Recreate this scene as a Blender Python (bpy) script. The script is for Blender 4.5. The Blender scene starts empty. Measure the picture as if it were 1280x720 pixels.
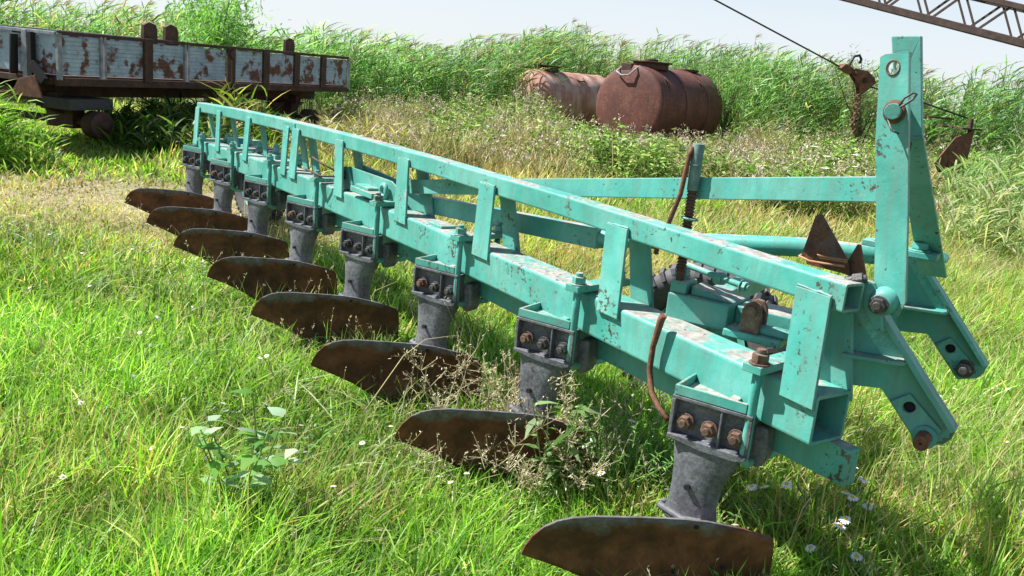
import bpy, math, random
import numpy as np
from mathutils import Vector, Matrix
from mathutils.geometry import tessellate_polygon
R = math.radians
random.seed(7)
rng = np.random.default_rng(11)
scene = bpy.context.scene
col = scene.collection

# ------------------------------------------------------------------ camera
pitch, roll = math.atan(0.247), math.asin(0.095)
cam = bpy.data.cameras.new('camera')
cam.sensor_width = 36.0
cam.lens = 1100.0 / 1280.0 * 36.0
cam.clip_start = 0.05
cam.clip_end = 2000
co = bpy.data.objects.new('camera', cam)
col.objects.link(co)
F = Vector((0, math.cos(pitch), -math.sin(pitch)))
U0 = Vector((0, math.sin(pitch), math.cos(pitch)))
R0 = Vector((1, 0, 0))
RR = R0 * math.cos(roll) + U0 * math.sin(roll)
UU = -R0 * math.sin(roll) + U0 * math.cos(roll)
co.matrix_world = Matrix(((RR.x, UU.x, -F.x, 0), (RR.y, UU.y, -F.y, 0), (RR.z, UU.z, -F.z, 1.55), (0, 0, 0, 1)))
scene.camera = co

# ------------------------------------------------------------------ world, sun, exposure
SUN = Vector((-0.61, 0.12, 0.78)).normalized()
world = bpy.data.worlds.new('World')
scene.world = world
world.use_nodes = True
wn, wl = world.node_tree.nodes, world.node_tree.links
wn.clear()
sky = wn.new('ShaderNodeTexSky')
sky.sky_type = 'NISHITA'
sky.sun_disc = False
sky.sun_elevation = math.asin(SUN.z)
sky.sun_rotation = math.atan2(SUN.x, SUN.y)
sky.air_density = 1.0
sky.dust_density = 0.25
sky.ozone_density = 1.0
bg = wn.new('ShaderNodeBackground')
bg.inputs['Strength'].default_value = 0.065
wo = wn.new('ShaderNodeOutputWorld')
# pale summer haze: the sky whitens towards the horizon
wtc = wn.new('ShaderNodeTexCoord'); wsp = wn.new('ShaderNodeSeparateXYZ'); wl.new(wtc.outputs['Generated'], wsp.inputs[0])
wrp = wn.new('ShaderNodeValToRGB'); wl.new(wsp.outputs['Z'], wrp.inputs[0])
wrp.color_ramp.elements[0].position = 0.0; wrp.color_ramp.elements[0].color = (.85, .85, .85, 1)
wrp.color_ramp.elements[1].position = 0.55; wrp.color_ramp.elements[1].color = (.05, .05, .05, 1)
wmx = wn.new('ShaderNodeMix'); wmx.data_type = 'RGBA'
wl.new(wrp.outputs[0], wmx.inputs[0]); wl.new(sky.outputs[0], wmx.inputs[6]); wmx.inputs[7].default_value = (5.7, 6.05, 6.6, 1)
wl.new(wmx.outputs[2], bg.inputs[0])
wl.new(bg.outputs[0], wo.inputs[0])
sl = bpy.data.lights.new('sun', 'SUN')
sl.energy = 5.0
sl.angle = R(0.55)
sl.color = (1.0, 0.975, 0.93)
so = bpy.data.objects.new('sun', sl)
col.objects.link(so)
so.rotation_euler = SUN.to_track_quat('Z', 'Y').to_euler()
scene.view_settings.view_transform = 'Standard'
scene.view_settings.look = 'None'
scene.view_settings.gamma = 1.0
scene.view_settings.exposure = 1.18
scene.view_settings.use_curve_mapping = False

# ------------------------------------------------------------------ helpers
def tag(o, label=None, cat=None, group=None, kind=None):
    if label: o['label'] = label
    if cat: o['category'] = cat
    if group: o['group'] = group
    if kind: o['kind'] = kind
    return o

def empty(name, loc=(0, 0, 0), rz=0.0, **k):
    o = bpy.data.objects.new(name, None)
    o.empty_display_size = 0.1
    col.objects.link(o)
    o.location = loc
    o.rotation_euler = (0, 0, rz)
    return tag(o, **k)

def basis(d):
    d = Vector(d).normalized()
    a = Vector((0, 0, 1)) if abs(d.z) < 0.9 else Vector((1, 0, 0))
    s = d.cross(a).normalized()
    return d, s, s.cross(d)

class MB:
    def __init__(self): self.v, self.f, self.s = [], [], []
    def add(self, vs, fs, smooth=False):
        b = len(self.v)
        self.v += [tuple(p) for p in vs]
        self.f += [tuple(i + b for i in q) for q in fs]
        self.s += [smooth] * len(fs)
    def hexa(self, p):      # 8 corners: 4 bottom ring, 4 top ring
        self.add(p, [(3, 2, 1, 0), (4, 5, 6, 7), (0, 1, 5, 4), (1, 2, 6, 5), (2, 3, 7, 6), (3, 0, 4, 7)])
    def box(self, x0, x1, y0, y1, z0, z1):
        self.hexa([(x0, y0, z0), (x1, y0, z0), (x1, y1, z0), (x0, y1, z0), (x0, y0, z1), (x1, y0, z1), (x1, y1, z1), (x0, y1, z1)])
    def beam(self, a, b, w, h, up=(0, 0, 1)):
        a, b = Vector(a), Vector(b)
        d = (b - a).normalized()
        s = d.cross(Vector(up)).normalized()
        t = s.cross(d)
        p = []
        for c in (a, b):
            for i, j in ((-1, -1), (1, -1), (1, 1), (-1, 1)):
                p.append(c + s * (i * w / 2) + t * (j * h / 2))
        self.hexa(p)
    def rings(self, rings, cap=True, smooth=True, close=False):
        n = len(rings[0]); vs = [p for r in rings for p in r]; fs = []
        for k in range(len(rings) - 1):
            for i in range(n):
                j = (i + 1) % n
                fs.append((k * n + i, k * n + j, (k + 1) * n + j, (k + 1) * n + i))
        self.add(vs, fs, smooth)
        if cap:
            self.add(rings[0], [tuple(reversed(range(n)))])
            self.add(rings[-1], [tuple(range(n))])
    def cyl(self, a, b, r, n=16, r2=None, smooth=True):
        a, b = Vector(a), Vector(b)
        d, s, t = basis(b - a)
        r2 = r if r2 is None else r2
        self.rings([[c + (s * math.cos(2 * math.pi * i / n) + t * math.sin(2 * math.pi * i / n)) * q for i in range(n)] for c, q in ((a, r), (b, r2))], smooth=smooth)
    def tube(self, pts, r, n=8):
        pts = [Vector(p) for p in pts]; rg = []; prev = None
        for k, p in enumerate(pts):
            d = (pts[min(k + 1, len(pts) - 1)] - pts[max(k - 1, 0)]).normalized()
            if prev is None: d, s, t = basis(d)
            else:
                s = (prev - d * prev.dot(d)).normalized(); t = s.cross(d)
            prev = s
            q = r[k] if isinstance(r, (list, tuple)) else r
            rg.append([p + (s * math.cos(2 * math.pi * i / n) + t * math.sin(2 * math.pi * i / n)) * q for i in range(n)])
        self.rings(rg)
    def lathe(self, c, axis, prof, n=32, cap=False, smooth=True):   # prof: (radius, offset along the axis)
        c = Vector(c); d, s, t = basis(axis)
        self.rings([[c + d * o + (s * math.cos(2 * math.pi * i / n) + t * math.sin(2 * math.pi * i / n)) * r for i in range(n)] for r, o in prof], cap=cap, smooth=smooth)
    def torus(self, c, axis, Rm, r, n=20, m=8):
        c = Vector(c); d, s, t = basis(axis); vs, fs = [], []
        for i in range(n):
            a = 2 * math.pi * i / n; e = s * math.cos(a) + t * math.sin(a)
            for j in range(m):
                b = 2 * math.pi * j / m
                vs.append(c + e * (Rm + r * math.cos(b)) + d * r * math.sin(b))
        for i in range(n):
            for j in range(m):
                fs.append((i * m + j, ((i + 1) % n) * m + j, ((i + 1) % n) * m + (j + 1) % m, i * m + (j + 1) % m))
        self.add(vs, fs, True)
    def nut(self, c, axis, r=0.022, h=0.028, hole=True):
        c = Vector(c); d = Vector(axis).normalized()
        self.cyl(c, c + d * h * 0.18, r * 1.25, 16)
        self.cyl(c + d * h * 0.18, c + d * h, r, 6, smooth=False)
        if hole: self.cyl(c + d * h, c + d * h * 1.45, r * 0.55, 10)
    def prism(self, poly, fn, t0, t1, holes=()):    # poly in 2D, fn(a, b, depth) -> point
        loops = [list(poly)] + [list(h) for h in holes]
        flat = [p for l in loops for p in l]
        tris = tessellate_polygon([[Vector((p[0], p[1], 0)) for p in l] for l in loops])
        n = len(flat)
        vs = [fn(p[0], p[1], t0) for p in flat] + [fn(p[0], p[1], t1) for p in flat]
        fs = [tuple(t) for t in tris] + [tuple(i + n for i in reversed(t)) for t in tris]
        o = 0
        for l in loops:
            m = len(l)
            for i in range(m):
                j = (i + 1) % m
                fs.append((o + i, o + j, n + o + j, n + o + i))
            o += m
        self.add(vs, fs)
    def build(self, name, mat, parent=None, bevel=0.0, loc=None, **k):
        me = bpy.data.meshes.new(name)
        me.from_pydata(self.v, [], self.f)
        me.polygons.foreach_set('use_smooth', self.s)
        me.update()
        import bmesh
        bm = bmesh.new(); bm.from_mesh(me)
        bmesh.ops.remove_doubles(bm, verts=bm.verts, dist=1e-5)
        bmesh.ops.recalc_face_normals(bm, faces=bm.faces)
        bm.to_mesh(me); bm.free()
        o = bpy.data.objects.new(name, me)
        me.materials.append(mat)
        col.objects.link(o)
        if parent: o.parent = parent
        if loc is not None: o.location = loc
        if bevel:
            m = o.modifiers.new('bevel', 'BEVEL'); m.width = bevel; m.segments = 2; m.limit_method = 'ANGLE'; m.angle_limit = R(40)
            m.harden_normals = False
        return tag(o, **k)

def circ(cx, cy, r, n=20): return [(cx + r * math.cos(2 * math.pi * i / n), cy + r * math.sin(2 * math.pi * i / n)) for i in range(n)]

def copy_tree(o, parent=None):
    c = o.copy(); col.objects.link(c)
    if parent: c.parent = parent
    for ch in list(o.children): copy_tree(ch, c)
    return c

# ------------------------------------------------------------------ materials
def nmat(name):
    m = bpy.data.materials.new(name); m.use_nodes = True
    nt = m.node_tree; b = nt.nodes['Principled BSDF']
    return m, nt, b
def N(nt, t, **k):
    n = nt.nodes.new(t)
    for a, v in k.items(): setattr(n, a, v)
    return n
def noise(nt, scale, detail=6, rough=0.6, vec=None, dim='3D'):
    n = N(nt, 'ShaderNodeTexNoise'); n.inputs['Scale'].default_value = scale; n.inputs['Detail'].default_value = detail; n.inputs['Roughness'].default_value = rough
    if vec: nt.links.new(vec, n.inputs['Vector'])
    return n.outputs['Fac']
def ramp(nt, src, stops):
    r = N(nt, 'ShaderNodeValToRGB'); nt.links.new(src, r.inputs[0])
    e = r.color_ramp.elements
    while len(e) < len(stops): e.new(0.5)
    for q, (p, c) in zip(e, stops):
        q.position = p; q.color = (*c, 1) if len(c) == 3 else c
    return r.outputs[0]
def mix(nt, fac, a, b, mode='MIX'):
    m = N(nt, 'ShaderNodeMix', data_type='RGBA', blend_type=mode)
    for s, v in ((m.inputs[0], fac), (m.inputs[6], a), (m.inputs[7], b)):
        if isinstance(v, (int, float)): s.default_value = v
        elif isinstance(v, (tuple, list)): s.default_value = (*v, 1)
        else: nt.links.new(v, s)
    return m.outputs[2]
def math_(nt, op, a, b=None):
    m = N(nt, 'ShaderNodeMath', operation=op)
    for s, v in zip(m.inputs, (a, b)):
        if v is None: continue
        if isinstance(v, (int, float)): s.default_value = v
        else: nt.links.new(v, s)
    return m.outputs[0]
def bump(nt, b, h, strength=0.3, dist=0.002):
    n = N(nt, 'ShaderNodeBump'); n.inputs['Strength'].default_value = strength; n.inputs['Distance'].default_value = dist
    nt.links.new(h, n.inputs['Height']); nt.links.new(n.outputs[0], b.inputs['Normal'])
def objvec(nt): return N(nt, 'ShaderNodeTexCoord').outputs['Object']
def randvec(nt):      # object coordinates shifted per object, so that copies wear differently
    a = N(nt, 'ShaderNodeVectorMath', operation='ADD'); i = N(nt, 'ShaderNodeObjectInfo')
    sc = N(nt, 'ShaderNodeMath', operation='MULTIPLY'); sc.inputs[1].default_value = 37.0
    nt.links.new(i.outputs['Random'], sc.inputs[0]); nt.links.new(objvec(nt), a.inputs[0]); nt.links.new(sc.outputs[0], a.inputs[1])
    return a.outputs[0]
def edge_mask(nt, radius, lo, hi):
    bv = N(nt, 'ShaderNodeBevel', samples=3); bv.inputs['Radius'].default_value = radius
    g = N(nt, 'ShaderNodeNewGeometry'); d = N(nt, 'ShaderNodeVectorMath', operation='DOT_PRODUCT')
    nt.links.new(bv.outputs[0], d.inputs[0]); nt.links.new(g.outputs['Normal'], d.inputs[1])
    return ramp(nt, math_(nt, 'SUBTRACT', 1.0, d.outputs['Value']), [(lo, G1), (hi, W1)])
G1 = (0, 0, 0); W1 = (1, 1, 1)

def teal_paint():
    m, nt, b = nmat('teal_paint'); v = randvec(nt)
    c = ramp(nt, noise(nt, 3.5, 5, 0.6, v), [(0.3, (0.035, 0.25, 0.205)), (0.5, (0.07, 0.34, 0.285)), (0.72, (0.15, 0.43, 0.37))])
    geo = N(nt, 'ShaderNodeNewGeometry')
    sep = N(nt, 'ShaderNodeSeparateXYZ'); nt.links.new(geo.outputs['Normal'], sep.inputs[0])
    top = ramp(nt, sep.outputs['Z'], [(0.75, G1), (0.95, W1)])
    topf = N(nt, 'ShaderNodeRGBToBW'); nt.links.new(top, topf.inputs[0])
    # faded grey-pink primer where the top faces are worn
    patch = noise(nt, 5.0, 9, 0.72, v)
    pt = math_(nt, 'ADD', patch, math_(nt, 'MULTIPLY', topf.outputs[0], 0.20))
    wear = ramp(nt, pt, [(0.64, G1), (0.72, W1)])
    primer = ramp(nt, noise(nt, 40, 4, 0.6, v), [(0.35, (0.26, 0.19, 0.17)), (0.6, (0.42, 0.37, 0.34))])
    c = mix(nt, wear, c, primer)
    # small chips down to rust
    ch = math_(nt, 'ADD', math_(nt, 'MULTIPLY', noise(nt, 60, 5, 0.65, v), 0.55), math_(nt, 'MULTIPLY', noise(nt, 6, 4, 0.6, v), 0.45))
    chips = ramp(nt, ch, [(0.585, G1), (0.605, W1)])
    c = mix(nt, chips, c, (0.06, 0.045, 0.035))
    ev = N(nt, 'ShaderNodeRGBToBW'); nt.links.new(edge_mask(nt, .007, .02, .16), ev.inputs[0])
    en = math_(nt, 'MULTIPLY', ev.outputs[0], math_(nt, 'MULTIPLY', noise(nt, 22, 6, .7, v), 1.7))
    worn = ramp(nt, en, [(0.62, G1), (0.74, W1)])
    c = mix(nt, worn, c, ramp(nt, noise(nt, 12, 4, .6, v), [(.4, (.07, .05, .04)), (.6, (.30, .28, .25))]))
    gm = N(nt, 'ShaderNodeMapping'); gm.inputs['Scale'].default_value = (9, 9, 1.6); nt.links.new(v, gm.inputs[0])
    grime = ramp(nt, noise(nt, 2.2, 7, .7, gm.outputs[0]), [(0.46, G1), (0.68, (.7, .7, .7))])
    c = mix(nt, grime, c, (0.10, 0.22, 0.18))
    dust = ramp(nt, noise(nt, 1.7, 6, 0.7, v), [(0.45, G1), (0.8, (0.35, 0.35, 0.35))])
    c = mix(nt, dust, c, (0.30, 0.42, 0.36))
    nt.links.new(c, b.inputs['Base Color'])
    b.inputs['Roughness'].default_value = 0.45
    b.inputs['Specular IOR Level'].default_value = 0.3
    h = math_(nt, 'SUBTRACT', noise(nt, 28, 5, 0.6, v), math_(nt, 'MULTIPLY', ch, 1.2))
    bump(nt, b, h, 0.35, 0.003)
    return m

def rust(name, dark, mid, light, scale=6, rough=0.8, metal=0.0, grey=None):
    m, nt, b = nmat(name); v = randvec(nt)
    c = ramp(nt, noise(nt, scale, 8, 0.68, v), [(0.3, dark), (0.5, mid), (0.72, light)])
    f = ramp(nt, noise(nt, scale * 9, 4, 0.6, v), [(0.35, (0.55, 0.55, 0.55)), (0.7, (1.15, 1.15, 1.15))])
    c = mix(nt, 1.0, c, f, 'MULTIPLY')
    if grey:
        c = mix(nt, ramp(nt, noise(nt, scale * 0.6, 7, 0.7, v), [(0.5, G1), (0.62, W1)]), c, grey)
    nt.links.new(c, b.inputs['Base Color'])
    b.inputs['Roughness'].default_value = rough; b.inputs['Metallic'].default_value = metal
    bump(nt, b, noise(nt, scale * 7, 6, 0.65, v), 0.5, 0.004)
    return m

def mould_mat():
    m, nt, b = nmat('rusted_mouldboard_steel'); v = objvec(nt)
    sep = N(nt, 'ShaderNodeSeparateXYZ'); nt.links.new(v, sep.inputs[0])
    rv = randvec(nt); c = ramp(nt, noise(nt, 7, 8, 0.7, rv), [(0.28, (0.022, 0.009, 0.006)), (0.46, (0.075, 0.027, 0.013)), (0.6, (0.15, 0.055, 0.025)), (0.74, (0.24, 0.11, 0.06))])
    z = math_(nt, 'ADD', sep.outputs['Z'], math_(nt, 'MULTIPLY', noise(nt, 5, 7, 0.65, rv), 0.22))
    old = ramp(nt, z, [(0.375, G1), (0.405, W1)])
    gr = ramp(nt, noise(nt, 30, 5, 0.7, v), [(0.35, (0.075, 0.06, 0.05)), (0.65, (0.15, 0.15, 0.15))])
    c = mix(nt, old, c, gr)
    nt.links.new(c, b.inputs['Base Color'])
    b.inputs['Roughness'].default_value = 0.62; b.inputs['Metallic'].default_value = 0.0; b.inputs['Specular IOR Level'].default_value = .35
    bump(nt, b, noise(nt, 55, 6, 0.7, v), 0.35, 0.002)
    return m

def plank_paint():
    m, nt, b = nmat('rusty_blue_grey_board'); v = objvec(nt)
    sep = N(nt, 'ShaderNodeSeparateXYZ'); nt.links.new(v, sep.inputs[0])
    c = ramp(nt, noise(nt, 5, 6, 0.6, v), [(0.3, (0.22, 0.30, 0.38)), (0.6, (0.37, 0.45, 0.53)), (0.8, (0.50, 0.56, 0.60))])
    low = ramp(nt, sep.outputs['Z'], [(0.98, (0.2, 0.2, 0.2)), (1.22, (.01, .01, .01))])
    lowf = N(nt, 'ShaderNodeRGBToBW'); nt.links.new(low, lowf.inputs[0])
    q = math_(nt, 'ADD', noise(nt, 3.2, 9, 0.66, v), lowf.outputs[0])
    r_ = ramp(nt, q, [(0.52, G1), (0.57, W1)])
    rc = ramp(nt, noise(nt, 14, 6, 0.7, v), [(0.3, (0.07, 0.022, 0.012)), (0.65, (0.16, 0.06, 0.032))])
    c = mix(nt, r_, c, rc)
    nt.links.new(c, b.inputs['Base Color']); b.inputs['Roughness'].default_value = 0.7
    bump(nt, b, noise(nt, 40, 5, 0.6, v), 0.4, 0.004)
    return m

def tank_mat():
    m, nt, b = nmat('mottled_pink_rust'); v = objvec(nt)
    mp = N(nt, 'ShaderNodeMapping'); mp.inputs['Scale'].default_value = (1, 1, 0.35); nt.links.new(v, mp.inputs[0])
    c = ramp(nt, noise(nt, 2.6, 8, 0.65, mp.outputs[0]), [(0.30, (0.18, 0.065, 0.04)), (0.45, (0.36, 0.18, 0.13)), (0.58, (0.50, 0.34, 0.27)), (0.72, (0.46, 0.43, 0.33))])
    nt.links.new(c, b.inputs['Base Color']); b.inputs['Roughness'].default_value = 0.75
    bump(nt, b, noise(nt, 30, 5, 0.6, v), 0.3, 0.005)
    return m

def leafmat(name, trans=0.45, rough=0.55, spec=0.25):
    m = bpy.data.materials.new(name); m.use_nodes = True; nt = m.node_tree; nt.nodes.clear()
    at = N(nt, 'ShaderNodeAttribute'); at.attribute_name = 'tint'
    p = N(nt, 'ShaderNodeBsdfPrincipled'); p.inputs['Roughness'].default_value = rough; p.inputs['Specular IOR Level'].default_value = spec
    nt.links.new(at.outputs['Color'], p.inputs['Base Color'])
    t = N(nt, 'ShaderNodeBsdfTranslucent')
    g = N(nt, 'ShaderNodeMix', data_type='RGBA', blend_type='MULTIPLY'); g.inputs[0].default_value = 1
    nt.links.new(at.outputs['Color'], g.inputs[6]); g.inputs[7].default_value = (1.15, 1.2, 0.65, 1)
    nt.links.new(g.outputs[2], t.inputs['Color'])
    mx = N(nt, 'ShaderNodeMixShader'); mx.inputs[0].default_value = trans
    nt.links.new(p.outputs[0], mx.inputs[1]); nt.links.new(t.outputs[0], mx.inputs[2])
    o = N(nt, 'ShaderNodeOutputMaterial'); nt.links.new(mx.outputs[0], o.inputs[0])
    return m

def plain(name, c, rough=0.6, metal=0.0, var=0.3, scale=20, bs=0.3):
    m, nt, b = nmat(name); v = objvec(nt)
    lo = tuple(x * (1 - var) for x in c); hi = tuple(x * (1 + var) for x in c)
    nt.links.new(ramp(nt, noise(nt, scale, 6, 0.65, v), [(0.3, lo), (0.7, hi)]), b.inputs['Base Color'])
    b.inputs['Roughness'].default_value = rough; b.inputs['Metallic'].default_value = metal
    bump(nt, b, noise(nt, scale * 3, 5, 0.6, v), bs, 0.003)
    return m

M_TEAL = teal_paint()
M_CAST = rust('dark_grey_cast_iron', (0.06, 0.062, 0.07), (0.135, 0.14, 0.155), (0.23, 0.235, 0.25), 9, 0.6)
M_BOLT = rust('grey_rusty_bolt', (0.05, 0.046, 0.044), (0.095, 0.088, 0.085), (0.20, 0.19, 0.19), 30, 0.5, 0.4)
M_BOLTR = rust('orange_rusty_bolt', (0.07, 0.04, 0.028), (0.16, 0.09, 0.055), (0.26, 0.19, 0.14), 30, 0.75)
M_MOULD = mould_mat()
M_RUST = rust('brown_rust', (0.07, 0.026, 0.014), (0.15, 0.058, 0.030), (0.27, 0.115, 0.055), 8)
M_RUSTD = rust('dark_brown_rust', (0.03, 0.015, 0.010), (0.075, 0.035, 0.022), (0.14, 0.06, 0.035), 6)
M_TANK = rust('red_brown_tank_rust', (0.085, 0.026, 0.018), (0.15, 0.046, 0.03), (0.23, 0.09, 0.06), 2.2, 0.7)
_nt = M_TANK.node_tree; _v = objvec(_nt); _mp = N(_nt, 'ShaderNodeMapping'); _mp.inputs['Scale'].default_value = (5, 5, .35); _nt.links.new(_v, _mp.inputs[0])
_b = _nt.nodes['Principled BSDF']; _src = _b.inputs['Base Color'].links[0].from_socket
_nt.links.new(mix(_nt, ramp(_nt, noise(_nt, 1.6, 7, .7, _mp.outputs[0]), [(.45, G1), (.7, (.7, .7, .7))]), _src, (.06, .022, .016)), _b.inputs['Base Color'])
M_TANK2 = tank_mat()
M_SHARE = rust('scorched_share_steel', (0.06, 0.025, 0.015), (0.14, 0.055, 0.028), (0.26, 0.10, 0.04), 12, 0.65, 0.2, (0.10, 0.09, 0.09))
M_TYRE = plain('dusty_tyre_rubber', (0.085, 0.08, 0.085), 0.8, 0, 0.3, 18)
M_DARK = plain('black_and_hole_shade', (0.008, 0.008, 0.008), 0.9)  # near-black for dark parts and for the painted shade of holes
M_BOARD = plank_paint()
M_WEATH = plain('weathered_grey_frame', (0.24, 0.25, 0.27), 0.75, 0, 0.5, 9)
M_BOOM = plain('dark_brown_boom_steel', (0.06, 0.035, 0.028), 0.7, 0.1, 0.5, 8)
M_CABLE = plain('black_wire_rope', (0.018, 0.017, 0.018), 0.6)
M_WIRE = plain('orange_rusty_wire', (0.38, 0.18, 0.08), 0.7)
M_LEAF = leafmat('grass_blade', .5, .45, .35)
M_REED = leafmat('reed_leaf', 0.5, .45, .4)
M_DRY = leafmat('dry_stalk', 0.2, 0.8, 0.1)
M_PETAL = plain('white_petal', (0.82, 0.82, 0.78), 0.7, 0, 0.05)
M_YEL = plain('yellow_floret', (0.65, 0.42, 0.03), 0.8, 0, 0.2)
M_UMBEL = plain('cream_umbel', (0.62, 0.62, 0.54), 0.9, 0, 0.15)

# ------------------------------------------------------------------ vegetation meshes (numpy)
def tri_mesh(name, V, T, C, mat):
    me = bpy.data.meshes.new(name)
    nv, nt_ = len(V), len(T)
    me.vertices.add(nv); me.vertices.foreach_set('co', V.astype(np.float32).ravel())
    me.loops.add(nt_ * 3); me.loops.foreach_set('vertex_index', T.astype(np.int32).ravel())
    me.polygons.add(nt_)
    me.polygons.foreach_set('loop_start', np.arange(0, nt_ * 3, 3, dtype=np.int32))
    me.polygons.foreach_set('use_smooth', np.ones(nt_, dtype=bool))
    ca = me.color_attributes.new('tint', 'FLOAT_COLOR', 'POINT')
    ca.data.foreach_set('color', np.concatenate([C, np.ones((nv, 1))], 1).astype(np.float32).ravel())
    me.update(calc_edges=True)
    me.materials.append(mat)
    o = bpy.data.objects.new(name, me)
    col.objects.link(o)
    return o

def blades(P, D, L, Wd, bend, C, tipC=None, side=None, lev=(0, .35, .7, 1.0), wp=(.75, 1, .75)):
    """curved tapering blades: base P, start direction D, length L, width Wd, bend vector, colour C"""
    n = len(P)
    if side is None:
        a = rng.uniform(0, 2 * np.pi, n)
        side = np.stack([np.cos(a), np.sin(a), np.zeros(n)], 1)
    side = side - D * (side * D).sum(1, keepdims=True)
    side /= np.maximum(np.linalg.norm(side, axis=1, keepdims=True), 1e-6)
    if tipC is None: tipC = C * 1.15
    V = np.zeros((n, 7, 3)); K = np.zeros((n, 7, 3))
    for k in range(3):
        t = lev[k]
        c = P + (D * t + bend * t * t) * L[:, None]
        V[:, 2 * k] = c - side * (Wd * wp[k] / 2)[:, None]
        V[:, 2 * k + 1] = c + side * (Wd * wp[k] / 2)[:, None]
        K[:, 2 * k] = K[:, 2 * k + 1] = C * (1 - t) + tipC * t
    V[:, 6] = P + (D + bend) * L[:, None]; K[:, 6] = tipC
    base = (np.arange(n) * 7)[:, None, None]
    T = np.array([[0, 1, 2], [1, 3, 2], [2, 3, 4], [3, 5, 4], [4, 5, 6]])[None] + base
    return V.reshape(-1, 3), T.reshape(-1, 3), K.reshape(-1, 3)

def join(parts):
    V, T, C = [], [], []; o = 0
    for v, t, c in parts:
        V.append(v); T.append(t + o); C.append(c); o += len(v)
    return np.concatenate(V), np.concatenate(T), np.concatenate(C)

def stems(A, B, r, C):
    """thin three-sided sticks from A to B"""
    n = len(A); d = B - A; d /= np.linalg.norm(d, axis=1, keepdims=True) + 1e-9
    h = np.where(np.abs(d[:, 2:3]) < .9, np.array([[0, 0, 1.]]), np.array([[1., 0, 0]]))
    s = np.cross(d, h); s /= np.linalg.norm(s, axis=1, keepdims=True); t = np.cross(s, d)
    V = np.zeros((n, 6, 3))
    for i in range(3):
        a = 2 * np.pi * i / 3; e = s * np.cos(a) + t * np.sin(a)
        V[:, i] = A + e * r[:, None]; V[:, 3 + i] = B + e * r[:, None] * .6
    T = np.array([[0, 1, 4], [0, 4, 3], [1, 2, 5], [1, 5, 4], [2, 0, 3], [2, 3, 5]])[None] + (np.arange(n) * 6)[:, None, None]
    return V.reshape(-1, 3), T.reshape(-1, 3), np.repeat(C, 6, 0)

def pal(n, cols, wts, var=.25):
    cols = np.array(cols); i = rng.choice(len(cols), n, p=np.array(wts) / sum(wts))
    return cols[i] * rng.uniform(1 - var, 1 + var, (n, 1)) * rng.uniform(.93, 1.07, (n, 3))

def unit(a): return a / np.linalg.norm(a, axis=1, keepdims=True)

def vnoise(x, y, s, seed=0):      # smooth value noise 0..1
    g = np.random.default_rng(seed).random((64, 64))
    X, Y = x * s + 100, y * s + 100
    xi, yi = np.floor(X).astype(int), np.floor(Y).astype(int); fx, fy = X - xi, Y - yi
    fx = fx * fx * (3 - 2 * fx); fy = fy * fy * (3 - 2 * fy)
    q = lambda a, b: g[a % 64, b % 64]
    return (q(xi, yi) * (1 - fx) + q(xi + 1, yi) * fx) * (1 - fy) + (q(xi, yi + 1) * (1 - fx) + q(xi + 1, yi + 1) * fx) * fy

# ------------------------------------------------------------------ the ground
def track_mask(x, y):             # dry bare strip running past the plough's far end
    yc = 8.0 + 0.14 * (x + 3) + 0.25 * np.sin(x * 1.3)
    w = np.where(x > -2.0, 1.2, 1.7)
    m = np.exp(-((y - yc) / w) ** 2)
    return m * np.clip((0.4 - x) / 1.6, 0.0, 1.0) + 0.0
mgr, nt, b = nmat('meadow_soil'); v = objvec(nt)
gcol = ramp(nt, noise(nt, 1.1, 8, .65, v), [(.3, (.07, .10, .025)), (.55, (.11, .12, .04)), (.75, (.19, .16, .085))])
at = N(nt, 'ShaderNodeAttribute'); at.attribute_name = 'dry'
dry = ramp(nt, noise(nt, 9, 8, .7, v), [(.3, (.17, .14, .085)), (.6, (.34, .28, .18)), (.8, (.40, .36, .22))])
nt.links.new(mix(nt, at.outputs['Fac'], gcol, dry), b.inputs['Base Color'])
b.inputs['Roughness'].default_value = .95; b.inputs['Specular IOR Level'].default_value = .1
bump(nt, b, noise(nt, 14, 8, .7, v), .8, .03)
xs = np.concatenate([[-600, -200, -60], np.arange(-16, 16.01, .25), [60, 200, 600]])
ys = np.concatenate([[-200, -30], np.arange(0, 32.01, .25), [60, 200, 900]])
X, Y = np.meshgrid(xs, ys, indexing='ij')
Zg = (vnoise(X, Y, .9, 3) - .5) * .05
Zg = np.where((np.abs(X) > 16) | (Y > 32) | (Y < 0), 0, Zg)
def gz(x, y): return (vnoise(x, y, .9, 3) - .5) * .05
V = np.stack([X, Y, Zg], -1).reshape(-1, 3); ny = len(ys)
I, J = np.meshgrid(np.arange(len(xs) - 1), np.arange(ny - 1), indexing='ij')
a0 = (I * ny + J).ravel()
Tg = np.concatenate([np.stack([a0, a0 + ny, a0 + ny + 1], 1), np.stack([a0, a0 + ny + 1, a0 + 1], 1)])
dm = track_mask(V[:, 0], V[:, 1])
gr = tri_mesh('ground', V, Tg, np.repeat(dm[:, None], 3, 1), mgr)
da = gr.data.attributes.new('dry', 'FLOAT', 'POINT'); da.data.foreach_set('value', dm.astype(np.float32))
tag(gr, kind='structure')

# ------------------------------------------------------------------ the plough (local frame: x = heading, y = to its left, z = up)
plough = empty('plough', (0.857, 2.274, 0), R(-32.4), label='long turquoise eight-bottom plough lying in green grass', cat='plough')
UX, UY = -0.9209, 0.3898            # direction of the main beam, away from the hitch
VX, VY = 0.3898, 0.9209             # across the beam
def sag(u): return 0.0236 * u - 0.0048 * u * u if u > 0 else 0
def Wp(u, v, z, s=True): return Vector((UX * u + VX * v, UY * u + VY * v, z + (sag(u) if s else 0)))
A0 = Wp(0, .17, 0)                  # hitch reference
def Hh(t, off, z): return Vector((A0.x + t, A0.y + off, z))

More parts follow.
